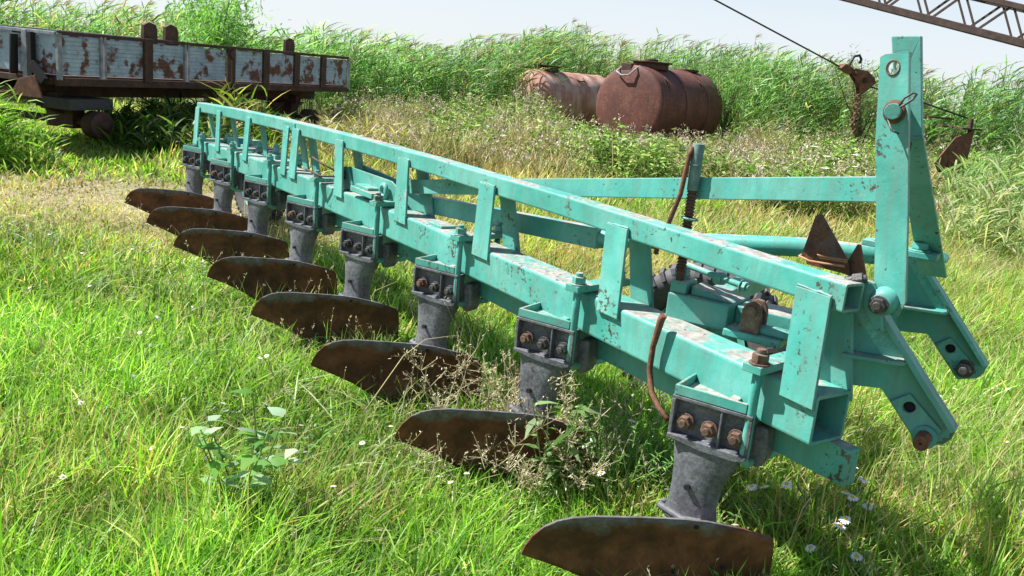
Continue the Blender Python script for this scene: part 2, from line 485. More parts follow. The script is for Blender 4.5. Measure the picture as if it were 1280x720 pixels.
H = Hh
def box_section(mb, us, v0, v1, z0, z1, wall=.011, r=.012, depth=.35):
    def prof(a0, a1, b0, b1, r):
        p = []
        for cx, cy, st in ((a1 - r, b1 - r, 0), (a0 + r, b1 - r, 90), (a0 + r, b0 + r, 180), (a1 - r, b0 + r, 270)):
            for k in range(4):
                a = R(st + 30 * k); p.append((cx + r * math.cos(a), cy + r * math.sin(a)))
        return p
    po, pi_ = prof(v0, v1, z0, z1, r), prof(v0 + wall, v1 - wall, z0 + wall, z1 - wall, r * .5)
    rings = [[Wp(us[0] + depth, p[0], p[1]) for p in pi_], [Wp(us[0], p[0], p[1]) for p in pi_], [Wp(us[0], p[0], p[1]) for p in po]]
    for u in us[1:]:      # old rolled steel is never quite straight
        dv, dz = random.uniform(-.0022, .0022), random.uniform(-.0022, .0022)
        rings.append([Wp(u, p[0] + dv, p[1] + dz) for p in po])
    mb.rings(rings, cap=True, smooth=False)

us = [-.0 + i * .33 for i in range(21)]
m = MB(); box_section(m, us, 0, .15, .618, .765); beam = m.build('main_beam', M_TEAL, plough, .002)
m = MB(); box_section(m, us, .035, .115, 1.0, 1.08, .008, .008); rail = m.build('top_rail', M_TEAL, plough, .0015)
# weld bead and joint plate on the rail
m = MB()
for u in (4.28,): m.beam(Wp(u - .1, .033, 1.045), Wp(u + .1, .033, 1.045), .006, .05)
m.build('joint_plate', M_TEAL, rail, .002)
m = MB()
for k in range(20):
    u0, u1 = -.06 + k * .335, -.06 + (k + 1) * .335
    m.hexa([Wp(u0, .10, .505), Wp(u0, .152, .505), Wp(u1, .152, .505), Wp(u1, .10, .505), Wp(u0, .10, .6145), Wp(u0, .152, .6145), Wp(u1, .152, .6145), Wp(u1, .10, .6145)])
m.build('lower_beam', M_TEAL, plough, .003)
ST = [((.005, .120), (.038, .146)), ((.835, .949), (.872, .985)), ((1.70, 1.82), (1.745, 1.863)), ((2.474, 2.60), (2.543, 2.665)),
      ((3.275, 3.393), (3.375, 3.49)), ((4.03, 4.145), (4.08, 4.20)), ((4.22, 4.32), (4.27, 4.37)), ((5.04, 5.14), (5.085, 5.195)),
      ((5.75, 5.86), (5.84, 5.955)), ((6.43, 6.55), (6.48, 6.60))]
for (b0, b1), (t0, t1) in ST:
    for vb, vt, sg, zb in ((-.003, .032, -1, .728), (.153, .118, 1, .735)):
        m = MB()
        zt = 1.036
        j_ = lambda: random.uniform(-.006, .006)
        b0_, b1_, t0_, t1_ = b0, b1, t0, t1
        b0, b1, t0, t1 = b0 + j_(), b1 + j_(), t0 + j_(), t1 + j_()
        p = [Wp(b0, vb, zb), Wp(b1, vb, zb), Wp(b1, vb + sg * .011, zb), Wp(b0, vb + sg * .011, zb),
             Wp(t0, vt, zt), Wp(t1, vt, zt), Wp(t1, vt + sg * .011, zt), Wp(t0, vt + sg * .011, zt)]
        m.hexa(p)
        for (q0, q1, zz, vv) in ((t0, t1, zt + .002, vt), (b0, b1, zb, vb)):
            m.tube([Wp(q0 + (q1 - q0) * j / 9, vv + sg * .004, zz + random.uniform(-.002, .002)) for j in range(10)], [random.uniform(.003, .0065) for j in range(10)], 6)
        m.build('strut', M_TEAL, plough, .002)
        b0, b1, t0, t1 = b0_, b1_, t0_, t1_

# --- the eight bodies
def make_body():
    parts = []
    # stand: cast head with a framed bolt pocket, tapering column
    m = MB()
    m.box(-.232, .006, .012, .05, .505, .642)
    m.box(-.238, .012, -.016, .012, .634, .645); m.box(-.238, -.226, -.018, .012, .515, .634); m.box(0, .012, -.014, .012, .515, .634)
    m.box(-.084, -.077, -.014, .012, .515, .634)
    pz = [(-.236, .512), (-.13, .497), (-.02, .497), (.012, .508), (.012, .52), (-.236, .524)]
    m.prism(pz, lambda a, c, d: (a, d, c), -.026, .03)
    def oval(cx, hx, cy, hy, z, n=24):
        o = []
        for i in range(n):
            a = 2 * math.pi * i / n; ca, sa = math.cos(a), math.sin(a)
            e = .72
            o.append((cx + hx * math.copysign(abs(ca) ** e, ca), cy + hy * math.copysign(abs(sa) ** e, sa), z))
        return o
    m.rings([oval(-.112, .116, .03, .05, .512), oval(-.118, .105, .03, .05, .475), oval(-.13, .086, .03, .05, .42), oval(-.138, .076, .03, .048, .36),
             oval(-.142, .074, .03, .048, .30), oval(-.146, .082, .03, .055, .268), oval(-.146, .084, .03, .058, .255), oval(-.12, .06, .03, .045, .2), oval(-.1, .05, .03, .04, .02)])
    m.tube([(-.23, .03, .275), (-.236, -.0, .272), (-.15, -.032, .268), (-.09, -.02, .272)], .012, 8)
    st = m.build('stand', M_CAST, plough, .004)
    for i, t in enumerate((-.19, -.115, -.03)):
        q = MB(); q.nut((t, .0, .565 if i else .568), (0, -1, 0), .021, .026); q.build('bolt', M_BOLT, st, .0015)
    q = MB(); q.cyl((-.148, -.03, .372), (-.148, -.0185, .372), .0095, 14); q.build('hole', M_DARK, st)  # black disc on the casting, painted shade in place of a hole
    # channel bracket under the beam
    q = MB()
    q.box(-.235, -.01, -.014, -.004, .647, .678); q.box(-.235, -.225, -.0035, .15, .647, .678); q.box(-.224, -.01, .14, .15, .647, .678)
    q.box(-.224, -.01, -.0035, .139, .646, .652)
    q.box(-.08, -.05, .0, .1, .653, .668)
    q.build('bracket', M_TEAL, st, .002)
    q = MB(); q.prism([(.0, .60), (.045, .60), (.05, .50), (.035, .468), (.005, .468), (-.01, .5)], lambda a, c, d: (a, d, c), .05, .13)
    q.build('clamp_foot', M_CAST, st, .012)
    parts.append(st)
    # mouldboard: curved steel sheet
    D2 = Vector((-.766, .6428, 0)); Dn = Vector((.6428, -.0, 0)); Nn = Vector((-D2.y, D2.x, 0)).normalized() * -1
    D2 = Vector((-.766, -.6428, 0)).normalized(); D2.y = .6428; D2.normalize()
    Nn = Vector((-.6428, -.766, 0))
    return st
def mould():
    # s runs towards the wing tip, faces the camera side
    D2 = Vector((-.766, -.642, 0)).normalized()
    Nn = Vector((.642, -.766, 0)).normalized()
    top = [(-.32, .17), (-.312, .236), (-.302, .255), (-.2, .285), (-.09, .305), (-.02, .311), (.1, .313), (.26, .314), (.32, .308), (.365, .295), (.40, .274), (.43, .240), (.448, .205), (.456, .178)]
    bot = [(-.32, .0), (-.30, -.05), (.06, -.04), (.14, .025), (.22, .075), (.30, .112), (.38, .145), (.44, .167), (.456, .174)]
    ti = lambda P, s: float(np.interp(s, [p[0] for p in P], [p[1] for p in P]))
    S = sorted(set([p[0] for p in top] + [-.28, -.21, -.12, .05, .1, .15, .26, .35, .41]))
    nz = 12; front, back = [], []
    for s in S:
        z0, z1 = ti(bot, s), ti(top, s)
        for k in range(nz + 1):
            z = z0 + (z1 - z0) * k / nz
            c = .085 + .9 * (max(z - .12, 0)) ** 2 + 1.1 * (max(.12 - z, 0)) ** 2 * 1.6 + .10 * (s - .05) ** 2
            p = Vector((-.2, -.03, z)) + D2 * s + Nn * c
            front.append(p); back.append(p - Nn * .009)
    m = MB(); n = len(front); fs = []
    for i in range(len(S) - 1):
        for k in range(nz):
            a, b_ = i * (nz + 1) + k, (i + 1) * (nz + 1) + k
            fs.append((a, b_, b_ + 1, a + 1)); fs.append((n + a, n + a + 1, n + b_ + 1, n + b_))
    m.add(front + back, fs, True)
    rim = [i * (nz + 1) + nz for i in range(len(S))] + [(len(S) - 1) * (nz + 1) + k for k in range(nz - 1, -1, -1)] + [i * (nz + 1) for i in range(len(S) - 2, -1, -1)] + [k for k in range(1, nz)]
    ef = []
    for i in range(len(rim)):
        j = (i + 1) % len(rim); ef.append((rim[i], rim[j], n + rim[j], n + rim[i]))
    b0 = len(m.v) - 2 * n
    m.f += [tuple(q + b0 for q in f) for f in ef]; m.s += [False] * len(ef)
    o = m.build('mouldboard', M_MOULD, plough)
    for s, z in ((-.06, .285), (-.17, .14), (-.02, .12)):
        q = MB()
        c = .0855 + .9 * (max(z - .12, 0)) ** 2 + .10 * (s - .05) ** 2
        p = Vector((-.2, -.03, z)) + D2 * s + Nn * c
        q.cyl(p - Nn * .004, p + Nn * .0015, .0085, 12)
        q.build('bolt_head', M_DARK, o)
    return o
def ubolt():
    m = MB()
    pts = [(0, 0, .83), (0, 0, .7), (0, 0, .52), (-.002, .004, .495), (0, .03, .478), (.02, .11, .478), (.04, .19, .478), (.048, .215, .50), (.05, .22, .54), (.05, .22, .83)]
    m.tube(pts, .0145, 10)
    o = m.build('u_bolt', M_TEAL, plough)
    for x, y in ((0, 0), (.05, .22)):
        q = MB(); q.nut((x, y, .797), (0, 0, 1), .025, .032); q.build('nut', M_TEAL, o, .0015)
    return o
def clampbar():
    m = MB(); a, b_ = Vector((-.012, -.028, .785)), Vector((.06, .27, .785)); m.beam(a, b_, .062, .024)
    return m.build('clamp_plate', M_TEAL, plough, .002)
make_st, mb0, ub0, cb0 = make_body(), mould(), ubolt(), clampbar()
for k in range(8):
    u = .185 + .855 * k
    c = Wp(u, -.032, 0, False)
    for src in (make_st, mb0, ub0, cb0):
        o = src if k == 0 else copy_tree(src, plough)
        o.location = c + Vector((0, 0, (sag(u)) if src in (ub0, cb0) else 0))
        if src is mb0 and k: o.rotation_euler = (R(random.uniform(-1.2, 1.2)), R(random.uniform(-1.2, 1.2)), R(random.uniform(-1.5, 1.5)))
    o.rotation_euler = (0, 0, R(random.uniform(-1, 1)))
for ch in make_st.children:
    if ch.name.startswith('bolt'):
        ch.data.materials[0] = M_BOLTR
# first body has rusty bolts; the others keep grey ones on their own mesh data
for o in plough.children:
    if o.name.startswith('stand') and o is not make_st:
        for i, ch in enumerate(sorted([c for c in o.children if c.name.startswith('bolt')], key=lambda c: c.name)):
            if i or o.name in ('stand.005', 'stand.003', 'stand.007'):
                me = ch.data.copy(); me.materials[0] = M_BOLT; ch.data = me
for o in plough.children:
    if o.name == 'u_bolt': 
        for ch in o.children: ch.data = ch.data.copy(); ch.data.materials[0] = M_BOLTR; ch['label'] = 'rusty bare nut'

# --- three-point hitch
TW = R(21)
def H2(t, off, z):       # the front mast bar is twisted a little towards the left
    tc = -.063 + (1.647 - z) * .15
    return H(tc + (t - tc) * 1.0 + off * math.sin(TW) * .0, off - (t - tc) * math.tan(TW), z)

m = MB()
hole = circ(-.063, 1.647, .017)
m.prism([(-.103, 1.672), (-.09, 1.68), (-.028, 1.689), (.002, 1.52), (.044, 1.29), (.084, 1.045), (.07, 1.0), (.01, 1.0), (-.002, 1.03), (-.043, 1.29), (-.075, 1.45)], lambda a, c, d: H2(a, d, c), -.012, .014, [hole])
mast = m.build('mast_plate', M_TEAL, plough, .003)
m = MB(); m.torus(H2(-.063, -.012, 1.647), (.36, .93, 0), .019, .0022, 24, 6); m.build('eye_ring', M_RUST, mast)
m = MB()
m.prism([(-.108, 1.735), (-.032, 1.74), (.022, 1.47), (-.045, 1.46)], lambda a, c, d: H(a, d, c), .115, .14, [circ(-.068, 1.66, .017)])
m.hexa([H(-.045, .115, 1.47), H(.022, .115, 1.48), H(.022, .14, 1.48), H(-.045, .14, 1.47)][::1] + [H(-.045, .112, 1.46), H(.022, .112, 1.47), H(.022, .137, 1.47), H(-.045, .137, 1.46)])
b0, b1 = Vector((-.045, 1.46, 0)), Vector((.022, 1.47, 0))
m.hexa([H(-.045, .112, 1.468), H(.022, .112, 1.478), H(.022, .138, 1.478), H(-.045, .138, 1.468), H(.0, .745, .995), H(.088, .745, 1.0), H(.088, .77, 1.0), H(.0, .77, .995)])
m.build('mast_leg', M_TEAL, plough, .003)
# spacer and eyes between the plates
m = MB(); m.box(A0.x - .05, A0.x + .0, A0.y + .02, A0.y + .11, 1.42, 1.46); m.box(A0.x - .03, A0.x + .03, A0.y + .02, A0.y + .11, 1.22, 1.27); m.build('spacer', M_RUSTD, plough, .004)
m = MB(); m.cyl(H(-.037, -.05, 1.536), H(-.045, .175, 1.54), .021, 18); pin = m.build('top_link_pin', M_TEAL, plough, .002)
m = MB(); m.lathe(H2(-.037, -.0125, 1.536), (-.36, -.93, 0), [(.0195, 0), (.031, 0), (.031, .006), (.0195, .006)], 24); m.build('washer', M_RUST, pin)
m = MB()
m.tube([H(-.055, -.045, 1.525), H(-.037, -.045, 1.538), H(-.015, -.045, 1.553), H(.006, -.043, 1.572), H(.012, -.042, 1.585), H(.003, -.042, 1.588), H(-.016, -.043, 1.572), H(-.024, -.045, 1.552)], .0035, 6)
m.tube([H(-.045, -.045, 1.515), H(-.03, -.05, 1.488), H(-.01, -.052, 1.482)], .003, 6)
m.build('cotter', M_BOLT, pin)
def make_arm(off, pinlong):
    YW = math.tan(R(19))
    H = lambda t, o, z: Hh(t, o + (t + .1) * YW, z)
    m = MB()
    P = [(-.12, 1.071), (-.03, 1.071), (.262, .695), (.252, .655), (.234, .634), (.175, .62), (.055, .770), (-.12, .760)]
    m.prism(P, lambda a, c, d: H(a, d, c), off, off + .016, [circ(.135, .732, .0165)])
    # edge flange
    f = [(-.03, 1.071), (.262, .695), (.25, .686), (-.045, 1.065)]
    m.prism(f, lambda a, c, d: H(a, d, c), off - .045, off - .0005)
    o = m.build('hitch_arm', M_TEAL, plough, .003)
    m = MB(); m.prism([(-.05, -.0), (.118, -.0), (.118, -.03), (.095, -.055), (-.05, -.055)], lambda a, c, d: H(a, off + c - .0005, .858 + d), 0, .011); m.build('shelf_rib', M_TEAL, o, .002)
    m = MB(); m.prism([(.085, .74), (.13, .772), (.225, .68), (.2, .635), (.175, .63)], lambda a, c, d: H(a, d, c), off - .012, off - .0008, [circ(.135, .732, .0165)]); m.build('doubler_plate', M_TEAL, o, .002)
    m = MB(); m.cyl(H(.135, off + .0, .732), H(.135, off + .03, .732), .0168, 16); m.build('bore_shade_plug', M_DARK, o)  # black plug paints the shade inside the drilled hole
    if pinlong:
        m = MB(); m.cyl(H(.188, off - .085, .655), H(.188, off + .02, .655), .021, 20); m.build('hitch_pin', M_RUST, o, .003)
        m = MB(); m.cyl(H(.188, off - .0865, .655), H(.188, off - .084, .655), .004, 8); m.build('centre_hole_shade', M_DARK, o)  # black dot on the pin end, shade of a centre hole as colour
        m = MB(); m.lathe(H(.188, off - .013, .655), (0, -1, 0), [(.021, 0), (.034, 0), (.034, .01), (.021, .01)], 24); m.build('collar', M_TEAL, o)
    else:
        m = MB(); m.nut(H(.192, off - .0135, .668), (0, -1, 0), .027, .03); m.build('nut', M_BOLT, o, .002)
    return o
make_arm(0.0, True); make_arm(.8, False)
m = MB(); m.box(A0.x - .11, A0.x - .04, A0.y + .0165, A0.y + .799, .80, .865); m.build('cross_member', M_TEAL, plough, .004)
# mast foot lug and its nut
m = MB(); m.lathe(H(.03, -.013, 1.035), (0, -1, 0), [(0, .036), (.02, .036), (.031, .030), (.038, .017), (.040, 0)], 28); lug = m.build('pivot_boss', M_TEAL, plough)
m = MB(); m.nut(H(.022, -.05, 1.028), (0, -1, 0), .021, .02); m.build('nut', M_BOLT, lug, .0015)
m = MB(); m.prism([(-.05, 1.09), (.0, 1.08), (.03, 1.0), (.045, .95), (.02, .95), (-.02, 1.01), (-.06, 1.06)], lambda a, c, d: H(a, d, c), -.03, -.014); m.build('pivot_strap', M_TEAL, plough, .004)
m = MB(); m.nut(H(.045, .744, 1.058), (0, -1, 0), .024, .02, False); m.nut(H(.06, .772, 1.062), (0, 1, 0), .016, .02, False); m.build('bolt', M_TEAL, plough, .002)
m = MB(); m.cyl(H(-.075, -.05, 1.075), H(-.02, -.045, 1.092), .011, 10); m.cyl(H(-.055, -.048, 1.082), H(-.03, -.046, 1.09), .017, 6, smooth=False); m.build('clamp_screw', M_BOLT, plough, .001)
# stay from the mast to the beam bracket
m = MB(); m.beam(H(.0, .07, 1.331), Wp(2.62, .10, .925, False), .05, .072); m.build('upper_stay', M_TEAL, plough, .003)
m = MB()
for q in range(1): m.tube([H(-.08, .80, 1.03), H(-.29, .72, 1.03)], .034, 20); m.tube([H(-.29, .72, 1.03), H(-.34, .70, 1.03), Wp(1.4, .30, .91, False)], [.034, .036, .036], 20)
m.beam(Wp(1.35, .31, .915, False), Wp(2.75, .16, .83, False), .06, .085)
m.build('lower_stay', M_TEAL, plough, .003)
# bracket holding the stay's far end
m = MB()
f = lambda a, c, d: Wp(a, d, c, False)
m.prism([(3.44, .77), (3.44, .885), (3.36, .925), (2.80, .925), (2.72, .9), (2.72, .80), (3.0, .80), (3.3, .77)], f, .06, .07)
m.prism([(3.44, .79), (3.44, .88), (3.36, .935), (2.80, .915), (2.72, .9), (2.72, .80)], f, .145, .155)
br = m.build('stay_bracket', M_TEAL, plough, .003)
m = MB(); m.prism([(3.52, .8), (3.52, .905), (3.34, .925), (3.26, .82), (3.28, .8)], f, .044, .058); m.build('lug_plate', M_TEAL, br, .003)
m = MB(); m.cyl(Wp(3.38, .02, .872, False), Wp(3.38, .18, .872, False), .026, 16); m.build('bracket_pin', M_BOLT, br, .003)
m = MB(); m.torus(Wp(2.83, .035, .868, False), Wp(0, 1, 0, False), .032, .013, 24, 8); m.build('ring', M_TEAL, br)
m = MB()
m.tube([Wp(3.38, .02, .88, False), Wp(3.55, -.03, .915, False), Wp(3.62, -.06, .94, False)], .006, 6)
m.tube([Wp(3.38, .02, .86, False), Wp(3.5, -.05, .845, False), Wp(3.62, -.10, .87, False)], .006, 6)
m.build('split_pin', M_RUSTD, br)
m = MB(); m.box(-.14, .14, -.05, .05, 0, .03); m.box(-.05, .12, -.04, .03, .03, .045)
o = m.build('pad_plate', M_TEAL, plough, .003, loc=Wp(3.0, .03, .79)); o.rotation_euler = (0, 0, math.atan2(UY, UX))
m = MB(); m.box(-.07, .07, -.045, .045, 0, .012); o = m.build('pad_plate', M_TEAL, plough, .003, loc=Wp(2.25, .075, .765)); o.rotation_euler = (0, 0, math.atan2(UY, UX))
# wheel bracket casting, clevis and screw jack
m = MB()
m.box(-.63, -.41, .39, .6, .772, .862); m.box(-.41, -.16, .46, .6, .78, .852); m.box(-.63, -.57, .40, .5, .862, .905)
m.prism([(-.56, .862), (-.56, .895), (-.43, .868), (-.41, .862)], lambda a, c, d: (a, d, c), .42, .52)
m.box(-.58, -.5, .55, 1.5, .79, .85)
wb = m.build('wheel_bracket', M_TEAL, plough, .006)
m = MB(); m.box(-.4, -.21, .33, .44, .775, .80); m.box(-.36, -.1, .36, .42, .80, .822); m.build('clevis_base', M_TEAL, wb, .004)
m = MB()
P = [(-.352, .80), (-.352, .872), (-.342, .893), (-.325, .902), (-.305, .898), (-.292, .88), (-.288, .86), (-.288, .80)]
m.prism(P, lambda a, c, d: (a, d, c), .345, .365); m.prism(P, lambda a, c, d: (a, d, c), .405, .425); m.cyl((-.32, .335, .872), (-.32, .435, .872), .018, 16)
m.build('clevis', M_BOLTR, wb, .003)
m = MB()
jx, jy = -.606, .42
for i in range(26): m.lathe((jx, jy, .93 + i * .011), (0, 0, 1), [(.013, 0), (.0175, .0035), (.0175, .006), (.013, .0105)], 14)
m.cyl((jx, jy, .85), (jx, jy, .94), .014, 12)
jk = m.build('jack_screw', M_RUSTD, plough)
m = MB(); m.cyl((jx, jy, 1.215), (jx + .0, jy, 1.37), .0195, 16); m.torus((jx, jy, 1.30), (0, 0, 1), .019, .003); m.build('jack_sleeve', plain('weathered_teal_sleeve', (.10, .17, .15), .7, 0, .5, 25), jk, .002)
m = MB(); m.tube([(jx - .015, jy - .012, 1.358), (jx - .02, jy - .02, 1.33), (jx - .03, jy - .025, 1.2), (jx - .055, jy - .03, 1.1), (jx - .085, jy - .02, 1.04), (jx - .1, jy, .98)], .009, 8); m.build('crank_handle', M_RUST, jk)
m = MB(); m.torus((jx + .005, jy, 1.12), (.1, .05, 1), .026, .004); m.build('wire_tie', M_TEAL, jk)
m = MB(); m.cyl((-.62, .5, .945), (-.40, .45, .925), .011, 10); m.cyl((-.50, .48, .925), (-.47, .47, .93), .022, 12); m.nut((-.40, .45, .925), (1, -.2, -.1), .018, .02); m.nut((-.62, .47, .905), (0, 0, 1), .026, .03)
m.build('lock_bolt', M_TEAL, wb, .002)
for k in range(2):
    m = MB(); m.box(-.06, .06, -.04, .04, 0, .02); m.nut((0, 0, .02), (0, 0, 1), .028, .03)
    m.build('stay_clamp', M_TEAL, plough, .003, loc=(A0.x - .12 + k * .13, A0.y + .66 - .08 * k, 1.08))

# wheels
def make_wheel(loc, rz):
    m = MB(); Ro, w = .34, .11
    prof = [(.20, -w * .62), (.23, -w * .8), (.28, -w), (.315, -w * .98), (.332, -w * .8), (.338, -w * .4), (.34, 0), (.338, w * .4), (.332, w * .8), (.315, w * .98), (.28, w), (.23, w * .8), (.20, w * .62)]
    m.lathe((0, 0, 0), (0, 1, 0), prof, 56)
    for i in range(40):
        for sgn in (-1, 1):
            a = 2 * math.pi * (i + (.5 if sgn > 0 else 0)) / 40
            def pt(r, y, da): return Vector((r * math.cos(a + da), y, r * math.sin(a + da)))
            y0, y1 = sgn * .012, sgn * w * .97
            d1 = sgn * .07
            p = [pt(.336, y0, -.035), pt(.336, y0, .035), pt(.322, y1, .035 + d1), pt(.322, y1, -.035 + d1), pt(.353, y0, -.03), pt(.353, y0, .03), pt(.338, y1, .03 + d1), pt(.338, y1, -.03 + d1)]
            m.hexa(p)
            p = [pt(.322, y1 * 1.0, -.035 + d1), pt(.322, y1, .035 + d1), pt(.295, y1 * 1.04, .03 + d1), pt(.295, y1 * 1.04, -.03 + d1), pt(.338, y1 * 1.02, -.03 + d1), pt(.338, y1 * 1.02, .03 + d1), pt(.30, y1 * 1.1, .03 + d1), pt(.30, y1 * 1.1, -.03 + d1)]
            m.hexa(p)
    w_ = empty('wheel', loc, rz); w_.parent = plough
    # wheel as a mesh part: the tyre carries the rim
    return m, w_
def wheel_part(loc, rz):
    m, w_ = make_wheel(loc, rz); bpy.data.objects.remove(w_)
    o = m.build('wheel', M_TYRE, plough, loc=loc); o.rotation_euler = (0, 0, rz)
    q = MB(); q.lathe((0, 0, 0), (0, 1, 0), [(.205, -.085), (.195, -.075), (.17, -.06), (.15, -.02), (.06, -.015), (.05, -.06), (0, -.06)], 32); q.lathe((0, 0, 0), (0, 1, 0), [(.205, .085), (.195, .075), (.17, .06), (.15, -.01), (0, -.01)], 32)
    q.build('rim', M_TEAL, o)
    return o
w1 = wheel_part((-.86, 1.46, .385), R(3)); w1.scale = (1.14, 1.14, 1.14)
m = MB(); m.beam((-.55, 1.45, .82), (-1.0, 1.42, .36), .05, .07); m.cyl((-.86, 1.3, .385), (-.86, 1.5, .385), .03, 12); m.build('wheel_arm', M_TEAL, plough, .003)
wheel_part((-5.72, 3.02, .335), R(-14))
m = MB(); m.beam((-5.3, 2.45, .78), (-5.72, 2.88, .36), .06, .07); m.box(-5.6, -5.35, 2.55, 2.7, .70, .78); m.cyl((-5.72, 2.85, .335), (-5.72, 3.05, .335), .03, 12); m.build('wheel_arm', M_TEAL, plough, .003)
# far-end bolts and plates seen above the beam
for u in (5.6, 4.95, 4.6):
    m = MB(); m.box(-.09, .09, -.05, .05, 0, .03); m.nut((.03, 0, .03), (0, 0, 1), .028, .05)
    o = m.build('clamp_block', M_TEAL, plough, .003, loc=Wp(u, .19, .765)); o.rotation_euler = (0, 0, math.atan2(UY, UX))

# ------------------------------------------------------------------ loose pieces on the plough
def pw(p):      # plough-local -> world
    c, s = math.cos(R(-32.4)), math.sin(R(-32.4))
    return Vector((0.857 + p[0] * c - p[1] * s, 2.274 + p[0] * s + p[1] * c, p[2]))
t_ = empty('spare_share', pw((-.085, .38, 1.062)), R(-32.4), label='pointed rusty steel share standing on the top rail beside the mast', cat='share')
m = MB(); m.prism([(-.10, -.012), (.035, -.02), (.02, .02), (-.085, .152), (-.10, .14), (-.118, .03)], lambda a, c, d: (a, d + .02 * c, c), 0, .012)
m.build('blade', M_SHARE, t_, .001)
m = MB(); m.prism([(.0, -.022), (.085, -.03), (.045, .075), (.035, .075)], lambda a, c, d: (a, d - .3 * (a), c), .02, .034); m.build('point', M_SHARE, t_, .001)
m = MB()
m.tube([(-.115, .03, .02), (-.125, -.005, .01), (-.09, -.014, .002), (-.04, -.014, .003), (.015, -.014, .006)], .004, 6)
m.tube([(.02, -.01, .026), (-.03, -.016, .024), (-.07, -.014, .026), (-.06, -.012, .018), (.02, -.012, .02)], .003, 6)
m.build('tie_wire', M_WIRE, t_)
m = MB()
a = Wp(.60, -.024, .815); pts = [a, Wp(.605, -.026, .80), Wp(.625, -.027, .70), Wp(.625, -.028, .62), Wp(.595, -.035, .555), Wp(.54, -.045, .52), Wp(.485, -.055, .505)]
o = m; m.tube([pw(p) for p in pts], [.013, .0125, .010, .010, .010, .0095, .009], 10)
m.build('bent_rod', M_RUST, None, label='bent rusty rod hanging over the front of the turquoise beam', cat='rod')

# ------------------------------------------------------------------ derelict trailer
ta = math.atan2(6.06, 2.25)
tr = empty('trailer', (-5.65, 10.7, 0), ta, label='derelict farm trailer with rusty blue-grey side boards', cat='trailer')
# local x runs along the side away from the camera, y = to the left (across the bed)
posts = [0, .66, 1.42, 2.15, 3.1, 3.95, 4.78, 5.57, 6.4]
def side(y, sgn):
    for i in range(8):
        x0, x1 = posts[i] + .04, posts[i + 1] - .04
        if i == 3: x1 = 3.0
        if i == 4: x0 = 3.2
        m = MB(); z0, z1, n = .99, 1.44, 9
        for k in range(n):
            a, b_ = z0 + (z1 - z0) * k / n, z0 + (z1 - z0) * (k + .86) / n
            m.box(x0, x1, y - .014, y + .014, a, b_)
        m.box(x0, x1, y - .006, y + .006, z0, z1)
        m.build('side_board', M_BOARD, tr, .004)
    for i, x in enumerate(posts):
        m = MB(); w = .075 if i in (2, 5, 6, 7) else .03
        yy = y - sgn * .03
        if i == 4:
            m.box(3.02, 3.09, yy - .02, yy + .02, .93, 1.49); m.box(3.12, 3.19, yy - .02, yy + .02, .9, 1.47); m.cyl((3.1, yy - .05, 1.38), (3.1, yy + .02, 1.38), .06, 10)
        elif i in (1, 3): m.box(x - .045, x - .015, yy - .02, yy + .02, .95, 1.47); m.box(x + .015, x + .045, yy - .02, yy + .02, .95, 1.47)
        else: m.box(x - w, x + w, yy - .022, yy + .022, .93, 1.475)
        m.build('stanchion', M_WEATH if i in (0, 1, 3, 8) else M_RUSTD, tr, .005)
    m = MB(); m.box(-.02, 6.42, y - .035, y + .03, 1.455, 1.5); m.build('top_edge', M_RUSTD if sgn > 0 else M_WEATH, tr, .006)
side(0, 1); side(2.4, -1)
m = MB()
for k in range(4): m.box(0, .028, .0 + k * .6, .56 + k * .6, .99, 1.43)
m.build('end_board', M_BOARD, tr, .004)
m = MB(); m.box(6.36, 6.4, .03, 2.37, .99, 1.44); m.build('end_board', M_BOARD, tr, .004)
m = MB(); m.box(-.05, .03, -.02, 2.42, 1.45, 1.49); m.box(-.06, .0, .42, .5, .85, 1.48); m.box(-.06, .0, 1.2, 1.28, .85, 1.48); m.build('end_frame', M_WEATH, tr, .005)
m = MB(); m.cyl((-.08, .62, .95), (-.08, .60, 1.42), .05, 10); m.box(-.1, -.03, .30, .36, .8, 1.46); m.beam((-.1, .3, 1.1), (-.1, .1, .9), .05, .1); m.build('end_post', M_DARK, tr, .005)
m = MB(); m.box(.03, 6.35, .03, 2.37, .95, .98); m.build('bed', M_RUSTD, tr, .004)
m = MB(); m.box(-.02, 6.42, -.03, .05, .86, .955); m.box(-.02, 6.42, 2.35, 2.43, .86, .955)
for i in range(9): m.box(posts[i] - .04, posts[i] + .04, .06, 2.34, .87, .945)
m.build('bed_frame', M_RUSTD, tr, .006)
m = MB(); m.box(.2, 6.2, .55, .65, .68, .868); m.box(.2, 6.2, 1.75, 1.85, .68, .868); m.box(.3, .42, .4, 2.0, .62, .75); m.box(5.4, 5.55, .4, 2.0, .6, .75); m.build('chassis', M_RUSTD, tr, .006)
for x in (.62, 5.3):
    m = MB()
    for k in range(5): m.box(x - .5 + k * .07, x + .5 - k * .07, .5, .6, .60 - k * .03, .625 - k * .03)
    m.build('leaf_spring', M_RUSTD, tr, .003)
    m = MB(); m.cyl((x, .1, .38), (x, 2.2, .38), .05, 12); m.box(x - .1, x + .1, .35, .8, .3, .62); m.build('axle', M_RUSTD, tr, .004)
    for y in ((.02, 2.2) if x > 1 else (.02,)):
        m = MB(); m.lathe((x, y, .38), (0, -1, 0), [(.0, .14), (.05, .14), (.06, .08), (.12, .07), (.15, .03), (.17, -.02), (.17, -.12), (.1, -.14), (0, -.14)], 28); m.lathe((x, y - .06, .38), (0, -1, 0), [(0, .02), (.165, .02), (.175, 0), (.165, -.02), (0, -.02)], 28); m.build('hub', M_RUSTD, tr, .004)
m = MB(); m.box(.2, .9, .05, .5, .56, .70); m.build('tool_box', plain('black_grey_box', (.05, .05, .05), .8), tr, .01)
